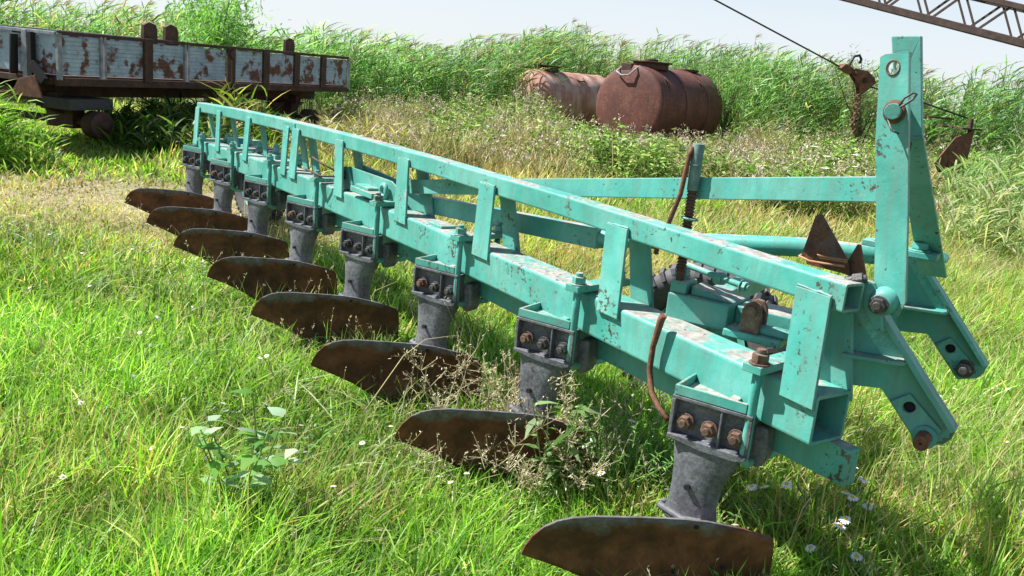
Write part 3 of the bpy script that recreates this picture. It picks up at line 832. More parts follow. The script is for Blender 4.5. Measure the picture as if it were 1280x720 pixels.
for x, y in ((1.6, .1), (2.0, .1), (4.75, .1)):
    m = MB(); m.prism([(-.13, 0), (.13, 0), (.13, .22), (.10, .29), (-.02, .32), (-.11, .28)], lambda a, c, d: (a, d, c), -.03, .03); m.build('raised_bracket', M_RUSTD, tr, .006, loc=(x, 2.32 if False else .12, 1.40))
m = MB(); m.prism([(0, 0), (.5, 0), (.36, .2), (.1, .26)], lambda a, c, d: (-.3 - d, a - .1, .72 + c), 0, .02); m.beam((-.1, .25, .8), (-.75, .9, .55), .08, .08); m.build('drawbar', M_RUST, tr, .004)

# ------------------------------------------------------------------ tanks
def tank(name, c, az, rad, ln, dome, mat, label):
    t = empty(name, (c[0], c[1], 0), R(90 - az), label=label, cat='tank')
    z = c[2]
    m = MB(); prof = []
    for k in range(7):
        a = math.pi / 2 * k / 6; prof.append((rad * math.sin(a), -dome * math.cos(a)))
    prof += [(rad * 1.005, .02), (rad, .05), (rad, ln * .33), (rad * 1.004, ln * .34), (rad, ln * .35), (rad, ln * .66), (rad * 1.004, ln * .67), (rad, ln * .68), (rad, ln)]
    for k in range(1, 7):
        a = math.pi / 2 * k / 6; prof.append((rad * math.cos(a) + 1e-4, ln + dome * math.sin(a)))
    m.lathe((0, 0, z), (1, 0, 0), prof, 64); m.build('shell', mat, t)
    return t, z
t1, z = tank('fuel_tank', (2.28, 20.75, 1.0), 38, .91, 2.95, .10, M_TANK, 'large red-brown rusty cylindrical tank lying in the weeds')
m = MB(); m.cyl((.75, 0, z + .86), (.75, 0, z + 1.0), .42, 28); m.cyl((.75, 0, z + 1.0), (.75, 0, z + 1.035), .50, 28); m.cyl((.75, 0, z + 1.035), (.75, 0, z + 1.09), .16, 16); m.build('manhole', M_RUSTD, t1, .008)
m = MB(); m.cyl((2.5, 0, z + .90), (2.5, 0, z + .96), .3, 24); m.build('hatch', M_RUSTD, t1, .008)
m = MB(); m.tube([(.02, .32, z + .86), (-.12, .36, z + .74), (-.16, .2, z + .66), (-.16, .0, z + .68), (-.1, -.12, z + .82), (.05, -.14, z + .90)], .02, 8); m.build('handle', M_WEATH, t1)
m = MB(); m.box(-.05, .15, .02, .3, z + .78, z + .95); m.build('valve_block', M_RUSTD, t1, .02)
for x in (.35, 2.0): 
    m = MB(); m.beam((x, -.66, z + .66), (x, -.8, z + .42), .1, .03); m.tube([(x, -.62, z + .7), (x, -.75, z + .62), (x, -.8, z + .5)], .02, 6); m.build('lug', M_RUSTD, t1, .004)
for x in (1.1, 2.2):
    m = MB(); m.lathe((x, 0, z), (1, 0, 0), [(.918, -.03), (.926, -.012), (.926, .012), (.918, .03)], 64); m.build('weld_band', M_TANK, t1)
t2, z = tank('water_tank', (.02, 24.6, .84), 44,   .78, 2.7, .28, M_TANK2, 'small mottled pale rusty tank with domed end left of the red-brown tank')
m = MB(); m.cyl((.55, 0, z + .70), (.55, 0, z + .88), .30, 24); m.cyl((.55, 0, z + .88), (.55, 0, z + .92), .38, 24); m.tube([(.35, .1, z + .9), (.35, .1, z + 1.2)], .03, 6); m.build('manhole', M_RUSTD, t2, .008)
m = MB(); m.torus((-.08, .12, z + .55), (1, 0, -.75), .13, .02, 20, 6); m.build('flange_ring', M_RUSTD, t2)
m = MB(); m.tube([(-.2, .42, z + .3), (-.24, .40, z + .1), (-.24, .34, z - .12)], .03, 8); m.build('end_bracket', M_RUSTD, t2)
m = MB(); m.tube([(-.25, .02, z + .15), (-.28, -.04, z - .1), (-.25, -.08, z - .3)], .02, 8); m.build('end_bracket', M_RUSTD, t2)
m = MB(); m.tube([(1.2, -.45, z + .62), (1.3, -.58, z + .56), (1.5, -.56, z + .58), (1.55, -.45, z + .66)], .025, 6); m.tube([(2.4, -.6, z + .5), (2.5, -.66, z + .42)], .03, 6); m.build('lug', M_RUSTD, t2)

# ------------------------------------------------------------------ crane boom, hook block and its cable
bo = empty('crane_boom', (6.03, 19.04, 0), 0, label='dark lattice crane boom crossing the sky at the upper right', cat='crane boom')
bd = Vector((2.82, -2.25, -.77)).normalized(); bs = bd.cross(Vector((0, 0, 1))).normalized(); bu = bs.cross(bd)
s0 = Vector((0, 0, 3.62))
sec = .56
def bp(t, i, j): return s0 + bd * t + bs * (i * sec) + bu * (j * sec)
for i in (0, 1):
    for j in (0, 1):
        m = MB(); m.beam(bp(-2.5, i, j), bp(7, i, j), .13 if j == 0 else .10, .13 if j == 0 else .10); m.build('chord', M_BOOM, bo, .008)
for (i0, j0, i1, j1) in ((0, 0, 0, 1), (1, 0, 1, 1), (0, 0, 1, 0), (0, 1, 1, 1)):
    for k in range(11):
        a = -2.4 + k * .84 + (.3 if i0 + i1 > 1 else 0)
        p, q = (bp(a, i0, j0), bp(a + .42, i1, j1)), (bp(a + .42, i1, j1), bp(a + .84, i0, j0))
        m = MB(); m.beam(p[0], p[1], .04, .04); m.beam(q[0], q[1], .035, .035); m.build('lacing', M_BOOM, bo)
hb = empty('hook_block', (4.45, 12.44, 0), R(18), label='rusty triangular hook block with dangling chain behind the mast', cat='hook block')
m = MB(); P = [(-.20, .10), (-.13, .145), (.07, .13), (.20, .05), (.24, -.02), (.06, -.18), (.02, -.19), (-.03, -.06)]
m.prism(P, lambda a, c, d: (a, d, 1.85 + c), -.05, -.035); m.prism(P, lambda a, c, d: (a, d, 1.85 + c), .035, .05)
m.prism([(-.36, .13), (-.30, .19), (-.17, .15), (-.2, .06)], lambda a, c, d: (a, d, 1.85 + c), -.05, .05)
m.build('side_plate', M_RUST, hb, .004)
m = MB(); m.cyl((.06, -.034, 1.85), (.06, .034, 1.85), .12, 20); m.nut((.05, -.05, 1.85), (0, -1, 0), .035, .03); m.nut((-.12, -.05, 1.93), (0, -1, 0), .03, .03); m.build('sheave', M_RUSTD, hb)
m = MB(); m.tube([(-.22, 0, 1.93), (-.2, 0, 2.05), (-.15, 0, 2.15), (-.07, 0, 2.17), (-.03, 0, 2.12), (-.05, 0, 2.07)], .018, 8); m.build('hook', M_CABLE, hb)
for k in range(8):
    m = MB(); m.torus((.03 + .02 * math.sin(k * 2.1), 0, 1.62 - k * .062), (1, 0, 0) if k % 2 else (0, 1, 0), .034, .012, 14, 6); m.build('chain_link', M_RUST, hb)
m = MB(); m.tube([(4.12, 12.36, 2.0), (2.1, 11.6, 2.66), (-2.0, 10.1, 4.1), (-6.0, 8.6, 5.6)], .011, 8)
m.build('cable', M_CABLE, None, label='thin dark cable rising to the left from the hook block', cat='cable')
m = MB(); m.tube([(4.6, 12.5, 1.78), (5.3, 12.7, 1.68), (5.6, 12.65, 1.60), (6.1, 12.62, 1.48)], .012, 8)
m.build('cable', M_CABLE, None, label='slack black cable sagging to the right behind the turquoise mast', cat='cable')
sc = empty('scrap_hopper', (6.0, 12.5, .12), R(20), label='broken rusty steel plate box half hidden in the right-hand reeds', cat='scrap metal'); sc.scale = (.85, .85, .85)
m = MB(); m.prism([(-.42, .85), (-.1, 1.28), (.26, 1.42), (.24, .85)], lambda a, c, d: (a, d, c), 0, .02); m.prism([(-.42, .85), (.24, .85), (.24, .7), (-.3, .7)], lambda a, c, d: (a, d + .05 * (.85 - c), c), -.001, .019)
m.build('panel', M_RUST, sc, .003)
m = MB(); m.box(-.05, .35, -.05, .5, 1.42, 1.45); m.beam((.25, .0, .2), (.25, .1, 1.6), .05, .05); m.beam((-.1, .5, .2), (-.1, .5, 1.55), .05, .05); m.box(-.45, .1, .3, .42, 1.55, 1.58); m.build('frame', M_RUSTD, sc, .003)

# ------------------------------------------------------------------ meadow grass
def scatter(n, y0, y1, power=1.0, margin=1.12):
    d = y0 + (y1 - y0) * rng.random(n) ** power
    x = (rng.random(n) * 2 - 1) * d * .60 * margin
    return x, d
GREEN = [(.145, .32, .035), (.22, .42, .045), (.32, .50, .09), (.08, .19, .03), (.46, .54, .22)]
STRAW = [(.42, .36, .17), (.52, .46, .26), (.30, .27, .11)]
def grass_batch(n, y0, y1, h0, h1, w, power=1.0):
    x, y = scatter(n, y0, y1, power)
    t = track_mask(x, y)
    big = vnoise(x, y, .7, 5); mid = vnoise(x, y, 2.5, 6)
    keep = rng.random(n) > t * .6
    x, y, t, big, mid = x[keep], y[keep], t[keep], big[keep], mid[keep]; n = len(x)
    # plants stand taller away from the blades, right of the plough and near the lower left corner
    right = np.clip((x - .25 * y - .9) / 1.2, 0, 1)
    # distance beyond the beam line
    vloc = (x - .857) * .8225 + (y - 2.274) * .5687
    behind = np.clip((vloc - .2) / .8, 0, 1)
    fl = np.clip((3.3 - y) / 1.0, 0, 1) * np.clip((.2 - x) / .8, 0, 1)
    H_ = (h0 + (h1 - h0) * rng.random(n) ** 1.5) * (.75 + .6 * mid) * (1 + .45 * behind + .35 * fl) * (1 - .68 * t)
    strip = np.exp(-((vloc + .32) / .38) ** 2)
    H_ = H_ * (1 - .45 * strip * (1 - fl))
    az = rng.uniform(0, 2 * np.pi, n); ln = rng.uniform(.05, .62, n)
    D = unit(np.stack([np.cos(az) * ln + .08, np.sin(az) * ln, np.ones(n)], 1))
    B = np.stack([np.cos(az) * ln * .9 + .05, np.sin(az) * ln * .9, -ln * .35], 1)
    dryp = np.clip(.05 + .12 * (vnoise(x, y, 2.1, 16) > .66) + .55 * behind * (.35 + .9 * big) * np.clip((y - 3) / 5, .25, 1) + .8 * t + .25 * (big > .62), 0, .93)
    C = pal(n, GREEN, (3, 4, 3, 2, 1)); S = pal(n, STRAW, (3, 2, 3))
    C = np.where((rng.random(n) < dryp)[:, None], S, C)
    C *= (.62 + .76 * mid)[:, None]
    yel = (vnoise(x, y, 1.1, 15) > .6)[:, None] * (rng.random(n) < .45)[:, None]
    C = np.where(yel, C * np.array([1.2, 1.04, .9]), C)
    return blades(np.stack([x, y, gz(x, y) - .01], 1), D, H_, w * rng.uniform(.7, 1.9, n), B, C * .6, C * 1.3)  # shaded gaps and bright highlights put into colour: dark bases, light tips
def herb_batch(n, k):
    x, y = scatter(n, 1.6, 7.5, .8); g = vnoise(x, y, 1.3, 44); ok = g > .5; x, y = x[ok], y[ok]; n = len(x)
    i = np.repeat(np.arange(n), k); m_ = len(i)
    P = np.stack([x[i] + rng.normal(0, .03, m_), y[i] + rng.normal(0, .03, m_), rng.uniform(.03, .15, m_)], 1)
    az = rng.uniform(0, 2 * np.pi, m_); D = unit(np.stack([np.cos(az), np.sin(az), rng.uniform(-.1, .8, m_)], 1)); sd = np.stack([-np.sin(az), np.cos(az), np.zeros(m_)], 1)
    L = rng.uniform(.012, .034, m_)
    return blades(P, D, L, L * .5, np.zeros((m_, 3)) + np.array([0, 0, -.2]), pal(m_, [(.14, .26, .07), (.22, .34, .12), (.32, .40, .24), (.36, .38, .42), (.5, .5, .4)], (4, 3, 1.5, .5, .4)), side=sd, lev=(0, .3, .65, 1), wp=(.2, 1, .8))
def litter_batch(n):
    x, y = scatter(n, 1.6, 8, .8); az = rng.uniform(0, 2 * np.pi, n); ln = rng.uniform(.4, 1.6, n)
    D = unit(np.stack([np.cos(az) * ln, np.sin(az) * ln, np.ones(n) * .8], 1))
    return blades(np.stack([x, y, rng.uniform(.0, .05, n)], 1), D, rng.uniform(.1, .28, n), rng.uniform(.002, .005, n), np.stack([rng.normal(0, .3, n), rng.normal(0, .3, n), rng.uniform(-.6, -.2, n)], 1), pal(n, [(.5, .45, .3), (.6, .56, .42), (.4, .32, .18)], (3, 2, 2)))
def long_batch(n):
    x, y = scatter(n, 1.5, 5.5, .9); ok = vnoise(x, y, 1.0, 46) > .4; x, y = x[ok], y[ok]; n = len(x); az = rng.uniform(0, 2 * np.pi, n); ln = rng.uniform(.2, .8, n)
    D = unit(np.stack([np.cos(az) * ln, np.sin(az) * ln, np.ones(n)], 1))
    vl = (x - .857) * .8225 + (y - 2.274) * .5687; L = rng.uniform(.16, .32, n) * np.where(np.abs(vl + .3) < .35, .6, 1)
    return blades(np.stack([x, y, np.zeros(n)], 1), D, L, rng.uniform(.005, .009, n), np.stack([np.cos(az) * ln * .8, np.sin(az) * ln * .8, -ln * .6], 1), pal(n, [(.16, .32, .05), (.24, .42, .08), (.36, .46, .2)], (3, 3, 1)))
def fringe(n):       # stray blades growing up in front of the mouldboards
    parts = []
    for k in range(8):
        u = .185 + .855 * k; cx, cy = UX * u - VX * .032, UY * u - VY * .032
        c, s_ = math.cos(R(-32.4)), math.sin(R(-32.4)); q = rng.uniform(-.42, .32, n) ; f_ = rng.uniform(.08, .28, n)
        lx = cx - .2 + (-.766) * q + .642 * f_; ly = cy - .03 + (-.642) * q - .766 * f_
        x = 0.857 + lx * c - ly * s_; y = 2.274 + lx * s_ + ly * c
        az = rng.uniform(0, 2 * np.pi, n); ln = rng.uniform(.1, .7, n)
        D = unit(np.stack([np.cos(az) * ln, np.sin(az) * ln + .1, np.ones(n)], 1))
        parts.append(blades(np.stack([x, y, np.zeros(n)], 1), D, rng.uniform(.08, .26, n), rng.uniform(.003, .0065, n), np.stack([np.cos(az) * ln * .8, np.sin(az) * ln * .8, -ln * .5], 1), pal(n, [(.16, .32, .05), (.26, .44, .08), (.5, .46, .25)], (3, 3, 1.2))))
    return join(parts)
def wisp_batch(n):    # tall thin stems with small seed heads
    x, y = scatter(n, 1.8, 8.5, .8); ok = vnoise(x, y, .9, 61) > .35; x, y = x[ok], y[ok]; n = len(x); az = rng.uniform(0, 2 * np.pi, n); ln = rng.uniform(.05, .4, n)
    vl = (x - .857) * .8225 + (y - 2.274) * .5687
    L = rng.uniform(.2, .42, n) * np.where(np.abs(vl + .35) < .4, .65, 1)
    D = unit(np.stack([np.cos(az) * ln, np.sin(az) * ln, np.ones(n)], 1)); B = np.stack([np.cos(az) * ln * .7, np.sin(az) * ln * .7, -ln * .5], 1)
    P = np.stack([x, y, np.zeros(n)], 1); C = pal(n, [(.5, .46, .28), (.34, .42, .14), (.6, .56, .42)], (2, 3, 1))
    a = blades(P, D, L, np.full(n, .0022), B, C)
    i = np.repeat(np.arange(n), 7); m_ = len(i); t = rng.uniform(.72, 1.0, m_)
    c = P[i] + (D[i] * t[:, None] + B[i] * (t ** 2)[:, None]) * L[i][:, None]
    b_ = blades(c, unit(rng.normal(0, .6, (m_, 3)) + np.array([0, 0, .9])), rng.uniform(.008, .02, m_), rng.uniform(.002, .004, m_), np.zeros((m_, 3)), pal(m_, [(.52, .46, .32), (.44, .34, .3), (.6, .56, .44)], (2, 1, 1)))
    return join([a, b_])
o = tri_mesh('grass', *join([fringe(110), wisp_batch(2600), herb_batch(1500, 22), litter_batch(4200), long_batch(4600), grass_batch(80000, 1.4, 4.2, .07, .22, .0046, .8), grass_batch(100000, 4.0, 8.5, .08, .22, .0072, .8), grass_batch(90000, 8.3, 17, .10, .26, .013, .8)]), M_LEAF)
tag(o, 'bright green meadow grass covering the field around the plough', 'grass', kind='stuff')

# longer, paler field grass to the right and behind
def tall_batch(n, sampler, h0, h1, w, dry):
    x, y = sampler(n)
    m_ = vnoise(x, y, 1.4, 8)
    az = rng.uniform(0, 2 * np.pi, n); ln = rng.uniform(.1, .5, n)
    D = unit(np.stack([np.cos(az) * ln + .12, np.sin(az) * ln, np.ones(n)], 1)); B = np.stack([np.cos(az) * ln + .15, np.sin(az) * ln, -ln * .7], 1)
    C = np.where((rng.random(n) < dry)[:, None], pal(n, STRAW, (4, 3, 2)), pal(n, GREEN, (3, 4, 3, 2, 1)))
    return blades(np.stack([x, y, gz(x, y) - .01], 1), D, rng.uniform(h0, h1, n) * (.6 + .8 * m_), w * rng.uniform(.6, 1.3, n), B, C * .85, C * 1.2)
def s_right(n):
    y = rng.uniform(2.6, 10, n); x = .30 * y + .75 + rng.random(n) ** .8 * (.38 * y); return x, y
def s_mid(n):
    y = 5.6 + rng.random(n) * 7; x = rng.uniform(-.16, .45, n) * y + .4; return x, y
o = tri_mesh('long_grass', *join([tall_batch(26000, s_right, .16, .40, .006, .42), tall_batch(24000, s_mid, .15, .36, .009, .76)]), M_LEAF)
tag(o, 'long half-dry pale grass behind and to the right of the plough', 'grass', kind='stuff')

# ------------------------------------------------------------------ weeds between the plough and the reeds
def weed_field():
    parts = []
    n = 5200
    y = 10.6 + rng.random(n) ** .9 * 12
    x = rng.uniform(-.22, .62, n) * y
    lim = (y > 11.2 + 1.8 * vnoise(x, y, .5, 9)) | ((x > 2.6) & (y > 10.9))
    tank_zone = ((x - 2.9) ** 2 / 3.0 + (y - 21.5) ** 2 / 6 < 1)
    ok = lim & ~tank_zone & (rng.random(n) < .9)
    x, y = x[ok], y[ok]; n = len(x)
    kind = (vnoise(x, y, .8, 12) + rng.normal(0, .16, n))
    h = rng.uniform(.5, 1.0, n) * (.45 + .8 * vnoise(x, y, .9, 77)) * (.75 + .25 * np.clip((y - 12) / 4, 0, 1)) * np.where(x < -1.5, .8, 1) * np.where((x > .5) & (x < 5.5) & (y > 14), .62, 1) 
    P = np.stack([x, y, np.zeros(n)], 1)
    tip = P + np.stack([rng.normal(.06, .1, n), rng.normal(0, .1, n), h], 1)
    parts.append(stems(P, tip, np.full(n, .006), pal(n, [(.28, .25, .12), (.18, .2, .06)], (2, 1))))
    # leafy plants
    g = np.where(kind > .53)[0]; k = 56
    i = np.repeat(g, k); m_ = len(i); t = rng.random(m_) ** .7
    c = P[i] * (1 - t)[:, None] + tip[i] * t[:, None] + rng.normal(0, .085, (m_, 3)) * np.array([1.2, 1.2, .6])
    az = rng.uniform(0, 2 * np.pi, m_); D = unit(np.stack([np.cos(az), np.sin(az), rng.uniform(-.1, .9, m_)], 1))
    C = (.6 + .8 * vnoise(P[i][:, 0], P[i][:, 1], 1.3, 78))[:, None] * pal(m_, [(.09, .20, .03), (.17, .30, .05), (.26, .38, .10), (.36, .40, .15)], (3, 4, 3, 2))
    parts.append(blades(c, D, rng.uniform(.06, .13, m_), rng.uniform(.018, .04, m_), np.stack([np.zeros(m_), np.zeros(m_), np.full(m_, -.25)], 1), C))
    # dry grassy plants
    g = np.where(kind <= .60)[0]; k = 30
    i = np.repeat(g, k); m_ = len(i)
    b = P[i] + rng.normal(0, .14, (m_, 3)) * np.array([1, 1, 0]); az = rng.uniform(0, 2 * np.pi, m_); ln = rng.uniform(.05, .5, m_)
    D = unit(np.stack([np.cos(az) * ln, np.sin(az) * ln, np.ones(m_)], 1)); C = pal(m_, [(.44, .37, .19), (.56, .50, .31), (.34, .25, .13), (.22, .30, .09)], (4, 3, 2, 2.5))
    parts.append(blades(b, D, h[i] * rng.uniform(.7, 1.25, m_), rng.uniform(.008, .016, m_), np.stack([np.cos(az) * .3, np.sin(az) * .3, -ln * .6], 1), C))
    # fluffy grey-mauve seed heads
    g = np.where(rng.random(n) < .28 + .22 * (kind < .5))[0]; k = 24
    i = np.repeat(g, k); m_ = len(i)
    cl = np.repeat(rng.normal(0, .09, (len(g) * 3, 3)), (k + 2) // 3, 0)[:m_]
    c = tip[i] + cl[:m_] + rng.normal(0, .03, (m_, 3)); az = rng.uniform(0, 2 * np.pi, m_)
    D = unit(rng.normal(0, 1, (m_, 3)) + np.array([0, 0, .5]))
    C = pal(m_, [(.38, .31, .28), (.48, .42, .38), (.34, .25, .18), (.6, .57, .52)], (3, 2, 3, .8))
    parts.append(blades(c, D, rng.uniform(.025, .06, m_), rng.uniform(.012, .025, m_), np.zeros((m_, 3)), C))
    return join(parts)
o = tri_mesh('weeds', *weed_field(), M_DRY)
tag(o, 'waist-high mixed weeds with straw stalks and grey seed heads before the reeds', 'weeds', kind='stuff')

# ------------------------------------------------------------------ reed bank
def reeds(line, n, depth, h0, h1, leaves, seed, lw=.028, wind=.5, hv=None, cols=None):
    r_ = np.random.default_rng(seed)
    L = np.array(line, float); seg = np.linalg.norm(np.diff(L[:, :2], axis=0), axis=1); cum = np.concatenate([[0], np.cumsum(seg)])
    s = r_.random(n) * cum[-1]
    x = np.interp(s, cum, L[:, 0]); y = np.interp(s, cum, L[:, 1]); hs = np.interp(s, cum, L[:, 2])
    y = y + r_.random(n) * depth; x = x + r_.normal(0, .3, n)
    h = hs * r_.uniform(h0, h1, n) * (.80 + .22 * vnoise(x, y, .8, seed) + .22 * vnoise(x, y, .22, seed + 5))
    P = np.stack([x, y, np.zeros(n)], 1); top = P + np.stack([h * .10 * wind + r_.normal(0, .08, n), r_.normal(0, .08, n), h], 1)
    shade = .45 + .6 * vnoise(x, y, .55, seed + 1) + .5 * vnoise(x, y, 1.7, seed + 9)
    parts = [stems(P, top, np.full(n, .007), pal(n, [(.20, .25, .07), (.35, .32, .15)], (3, 1)))]
    i = np.repeat(np.arange(n), leaves); m_ = len(i); t = r_.random(m_) ** .6 * .95 + .05
    c = P[i] * (1 - t)[:, None] + top[i] * t[:, None]
    az = np.where(r_.random(m_) < .4, r_.normal(0, .7, m_), r_.uniform(0, 2 * np.pi, m_))
    D = unit(np.stack([np.cos(az) * .7, np.sin(az) * .7, r_.uniform(.5, 1.3, m_)], 1))
    cc = cols or [(.09, .22, .06), (.15, .33, .09), (.22, .42, .14), (.36, .50, .27), (.5, .47, .2)]
    C = pal(m_, cc, (3, 4, 3, 2, .5)) * shade[i][:, None]
    dead = (vnoise(x, y, 1.1, seed + 3) > .72)[i] & (r_.random(m_) < .5)
    C = np.where(dead[:, None], pal(m_, [(.42, .38, .18), (.34, .28, .14)], (1, 1)), C)
    parts.append(blades(c, D, r_.uniform(.3, .6, m_), r_.uniform(.6, 1.3, m_) * lw, np.stack([np.full(m_, wind * .8), np.zeros(m_), r_.uniform(-.7, -.2, m_)], 1), C))
    # feathery plumes
    g = np.where(r_.random(n) < .12)[0]; i = np.repeat(g, 12); m_ = len(i)
    D = unit(np.stack([r_.uniform(.1, .9, m_), r_.normal(0, .3, m_), r_.uniform(.3, 1, m_)], 1))
    parts.append(blades(top[i] + r_.normal(0, .02, (m_, 3)), D, r_.uniform(.12, .26, m_), np.full(m_, .014), np.stack([np.full(m_, .3), np.zeros(m_), np.full(m_, -.3)], 1), pal(m_, [(.22, .17, .12), (.32, .28, .18)], (1, 1))))
    return join(parts)
line = [(-22, 17, 2.0), (-12, 17, 1.95), (-7, 18, 1.75), (-3, 21.5, 1.85), (-.5, 23.5, 2.0), (.6, 27.8, 2.4), (3, 29, 2.6), (5.5, 26.5, 2.5), (7, 22.5, 2.4), (9.5, 19.5, 2.25), (13, 17, 2.2), (20, 15, 2.2)]
o = tri_mesh('reeds', *reeds(line, 5600, 4.5, .72, 1.14, 13, 21, wind=.38), M_REED)
tag(o, 'dense wall of tall green reeds along the back of the field', 'reeds', kind='stuff')

def clump(name, c, rad, n, h, leaves, seed, label, cat, lw=.02, wind=.3, cols=None, mat=None):
    r_ = np.random.default_rng(seed); a = r_.uniform(0, 2 * np.pi, n); q = np.sqrt(r_.random(n))
    x = c[0] + rad[0] * q * np.cos(a); y = c[1] + rad[1] * q * np.sin(a)
    hh = h * r_.uniform(.55, 1.1, n) * (1 - .35 * q)
    P = np.stack([x, y, np.zeros(n)], 1); top = P + np.stack([r_.normal(wind * .3, .12, n) * hh, r_.normal(0, .12, n) * hh, hh], 1)
    parts = [stems(P, top, np.full(n, .004), pal(n, [(.16, .24, .06), (.3, .3, .12)], (3, 1)))]
    i = np.repeat(np.arange(n), leaves); m_ = len(i); t = r_.random(m_) * .95
    cc = P[i] * (1 - t)[:, None] + top[i] * t[:, None]; az = r_.uniform(0, 2 * np.pi, m_)
    D = unit(np.stack([np.cos(az) * .6 + wind * .4, np.sin(az) * .6, r_.uniform(.5, 1.4, m_)], 1))
    cl_ = cols or [(.11, .26, .03), (.19, .38, .045), (.27, .45, .07), (.42, .48, .14)]
    C = pal(m_, cl_, (3, 4, 3, 1.2)[:len(cl_)])
    parts.append(blades(cc, D, r_.uniform(.2, .45, m_) * min(1, h), r_.uniform(.6, 1.3, m_) * lw, np.stack([np.cos(az) * .3 + wind * .4, np.sin(az) * .3, r_.uniform(-.6, -.1, m_)], 1), C))
    V, T, K = join(parts); V = V - np.array([[c[0], c[1], 0]])
    o = tri_mesh(name, V, T, K, mat or M_REED); o.location = (c[0], c[1], 0)
    return tag(o, label, cat)
clump('reed_clump', (-6.75, 9.6), (.95, .8), 230, 1.1, 14, 31, 'bright green reed clump at the left edge before the trailer end', 'reeds', .02, .2)
clump('reed_clump', (-5.45, 9.6), (.3, .4), 26, .85, 8, 32, 'sparse light reed clump under the trailer near corner', 'reeds', .022, .1)
clump('reed_clump', (-4.15, 12.6), (.42, .35), 26, 1.25, 10, 33, 'yellowing reed clump standing against the trailer side board', 'reeds', .035, .1, [(.15, .26, .04), (.28, .33, .07), (.45, .38, .13), (.45, .28, .12)])
clump('reed_clump', (6.3, 10.6), (1.1, 1.6), 400, 1.5, 13, 34, 'tall light green reed clump at the right edge behind the mast', 'reeds', .022, .4, [(.14, .28, .07), (.24, .38, .13), (.36, .46, .22), (.46, .46, .26)])
clump('reed_clump', (5.3, 9.6), (.7, .9), 150, .95, 12, 35, 'low arching reed clump right of the mast before the scrap plates', 'reeds', .018, .5, [(.2, .32, .1), (.34, .42, .2), (.5, .48, .28)])
clump('weed_thicket', (-4.7, 12.9), (1.3, 1.9), 420, .72, 15, 36, 'green weed thicket beneath the trailer bed, leaf colours darkened as shade', 'weeds', .03, 0, [(.04, .09, .015), (.07, .14, .02), (.10, .18, .03), (.3, .28, .12)])  # leaf colours kept dark to paint the shade under the bed
clump('weed_thicket', (-2.3, 13.2), (1.6, 1.6), 260, .7, 13, 37, 'straw coloured weed thicket at the trailer far end', 'weeds', .02, .1, [(.16, .22, .05), (.38, .33, .15), (.48, .42, .22), (.3, .26, .1)])

# bushes and small trees behind
def tree(name, c, h, rad, nl, seed, label, cols, lsz=.09):
    r_ = np.random.default_rng(seed)
    t = empty(name, (c[0], c[1], 0), 0, label=label, cat='bush' if h < 3 else 'tree')
    m = MB(); ends = []
    m.tube([(0, 0, 0), (.03, 0, h * .2), (.0, .05, h * .4)], [.05, .045, .03], 8)
    for k in range(14):
        a = r_.uniform(0, 2 * math.pi); q = r_.uniform(.3, 1)
        e = Vector((rad * q * math.cos(a), rad * q * math.sin(a), h * r_.uniform(.6, 1.0)))
        s = Vector((0, 0, h * r_.uniform(.12, .4)))
        m.tube([s, s.lerp(e, .5) + Vector((0, 0, -.05 * h)), e], [.022, .014, .005], 5)
        ends += [(s, e)] 
    m.build('trunk', M_RUSTD if False else plain(name + '_bark', (.12, .09, .06), .9), t)
    i = r_.integers(0, len(ends), nl); S = np.array([tuple(ends[j][0]) for j in i]); E = np.array([tuple(ends[j][1]) for j in i])
    q = r_.random(nl) ** .6; P = S * (1 - q)[:, None] + E * q[:, None] + r_.normal(0, .13 * rad + .03, (nl, 3))
    D = unit(r_.normal(0, .6, (nl, 3)) + np.array([.35, 0, .5]))
    C = pal(nl, cols, [1] * len(cols))
    o = tri_mesh('crown', *blades(P, D, r_.uniform(.6, 1.4, nl) * lsz, r_.uniform(.12, .22, nl) * lsz, np.zeros((nl, 3)) + np.array([.1, 0, -.2]), C), M_LEAF)
    o.parent = t
GR = [(.11, .27, .05), (.17, .36, .08), (.26, .46, .15)]
tree('tamarisk', (-6.0, 16.6), 2.5, 1.6, 6500, 41, 'feathery green tamarisk rising behind the trailer', GR, .13)
tree('tamarisk', (5.0, 22.9), 2.5, .9, 2600, 42, 'small wispy tamarisk above the reeds behind the red-brown tank', GR, .09)
tree('tamarisk', (7.2, 19.5), 2.65, .8, 2000, 43, 'thin plume-tipped tamarisk above the hook block', [(.2, .24, .1), (.14, .24, .05), (.3, .3, .2)], .09)
tree('shrub', (8.0, 13.6), 1.95, 1.0, 9000, 44, 'dark green shrub at the upper right edge', [(.045, .10, .02), (.08, .16, .03), (.12, .2, .06)], .08)

# white umbels by the mast
um = None
for k, (x, y, z) in enumerate([(4.25, 12.3, .62), (4.45, 11.8, .55), (4.6, 12.2, .68), (4.05, 11.7, .5), (4.75, 11.6, .48), (4.3, 11.3, .42), (3.9, 12.0, .58), (4.55, 11.2, .4), (4.15, 12.6, .72)]):
    if um is None:
        um = empty('umbel_flower', (x, y, 0), 0, label='flat white umbel flower in the weeds left of the mast', cat='flower', group='white umbel flowers beside the mast')
        m = MB(); m.tube([(0, 0, -.35), (.01, 0, .3), (0, 0, .6)], .005, 5); m.build('stem', plain('umbel_stem', (.14, .2, .05), .8), um)
        m = MB()
        for j in range(46):
            a = j * 2.4; q = .055 * math.sqrt(j / 46); c = Vector((q * math.cos(a), q * math.sin(a), .6 + .008 * random.random()))
            m.cyl(c, c + Vector((0, 0, .006)), .0085, 5)
        m.build('flower_head', M_UMBEL, um); o = um
    else: o = copy_tree(um)
    o.location = (x - .1, y, z - .6 + .17)

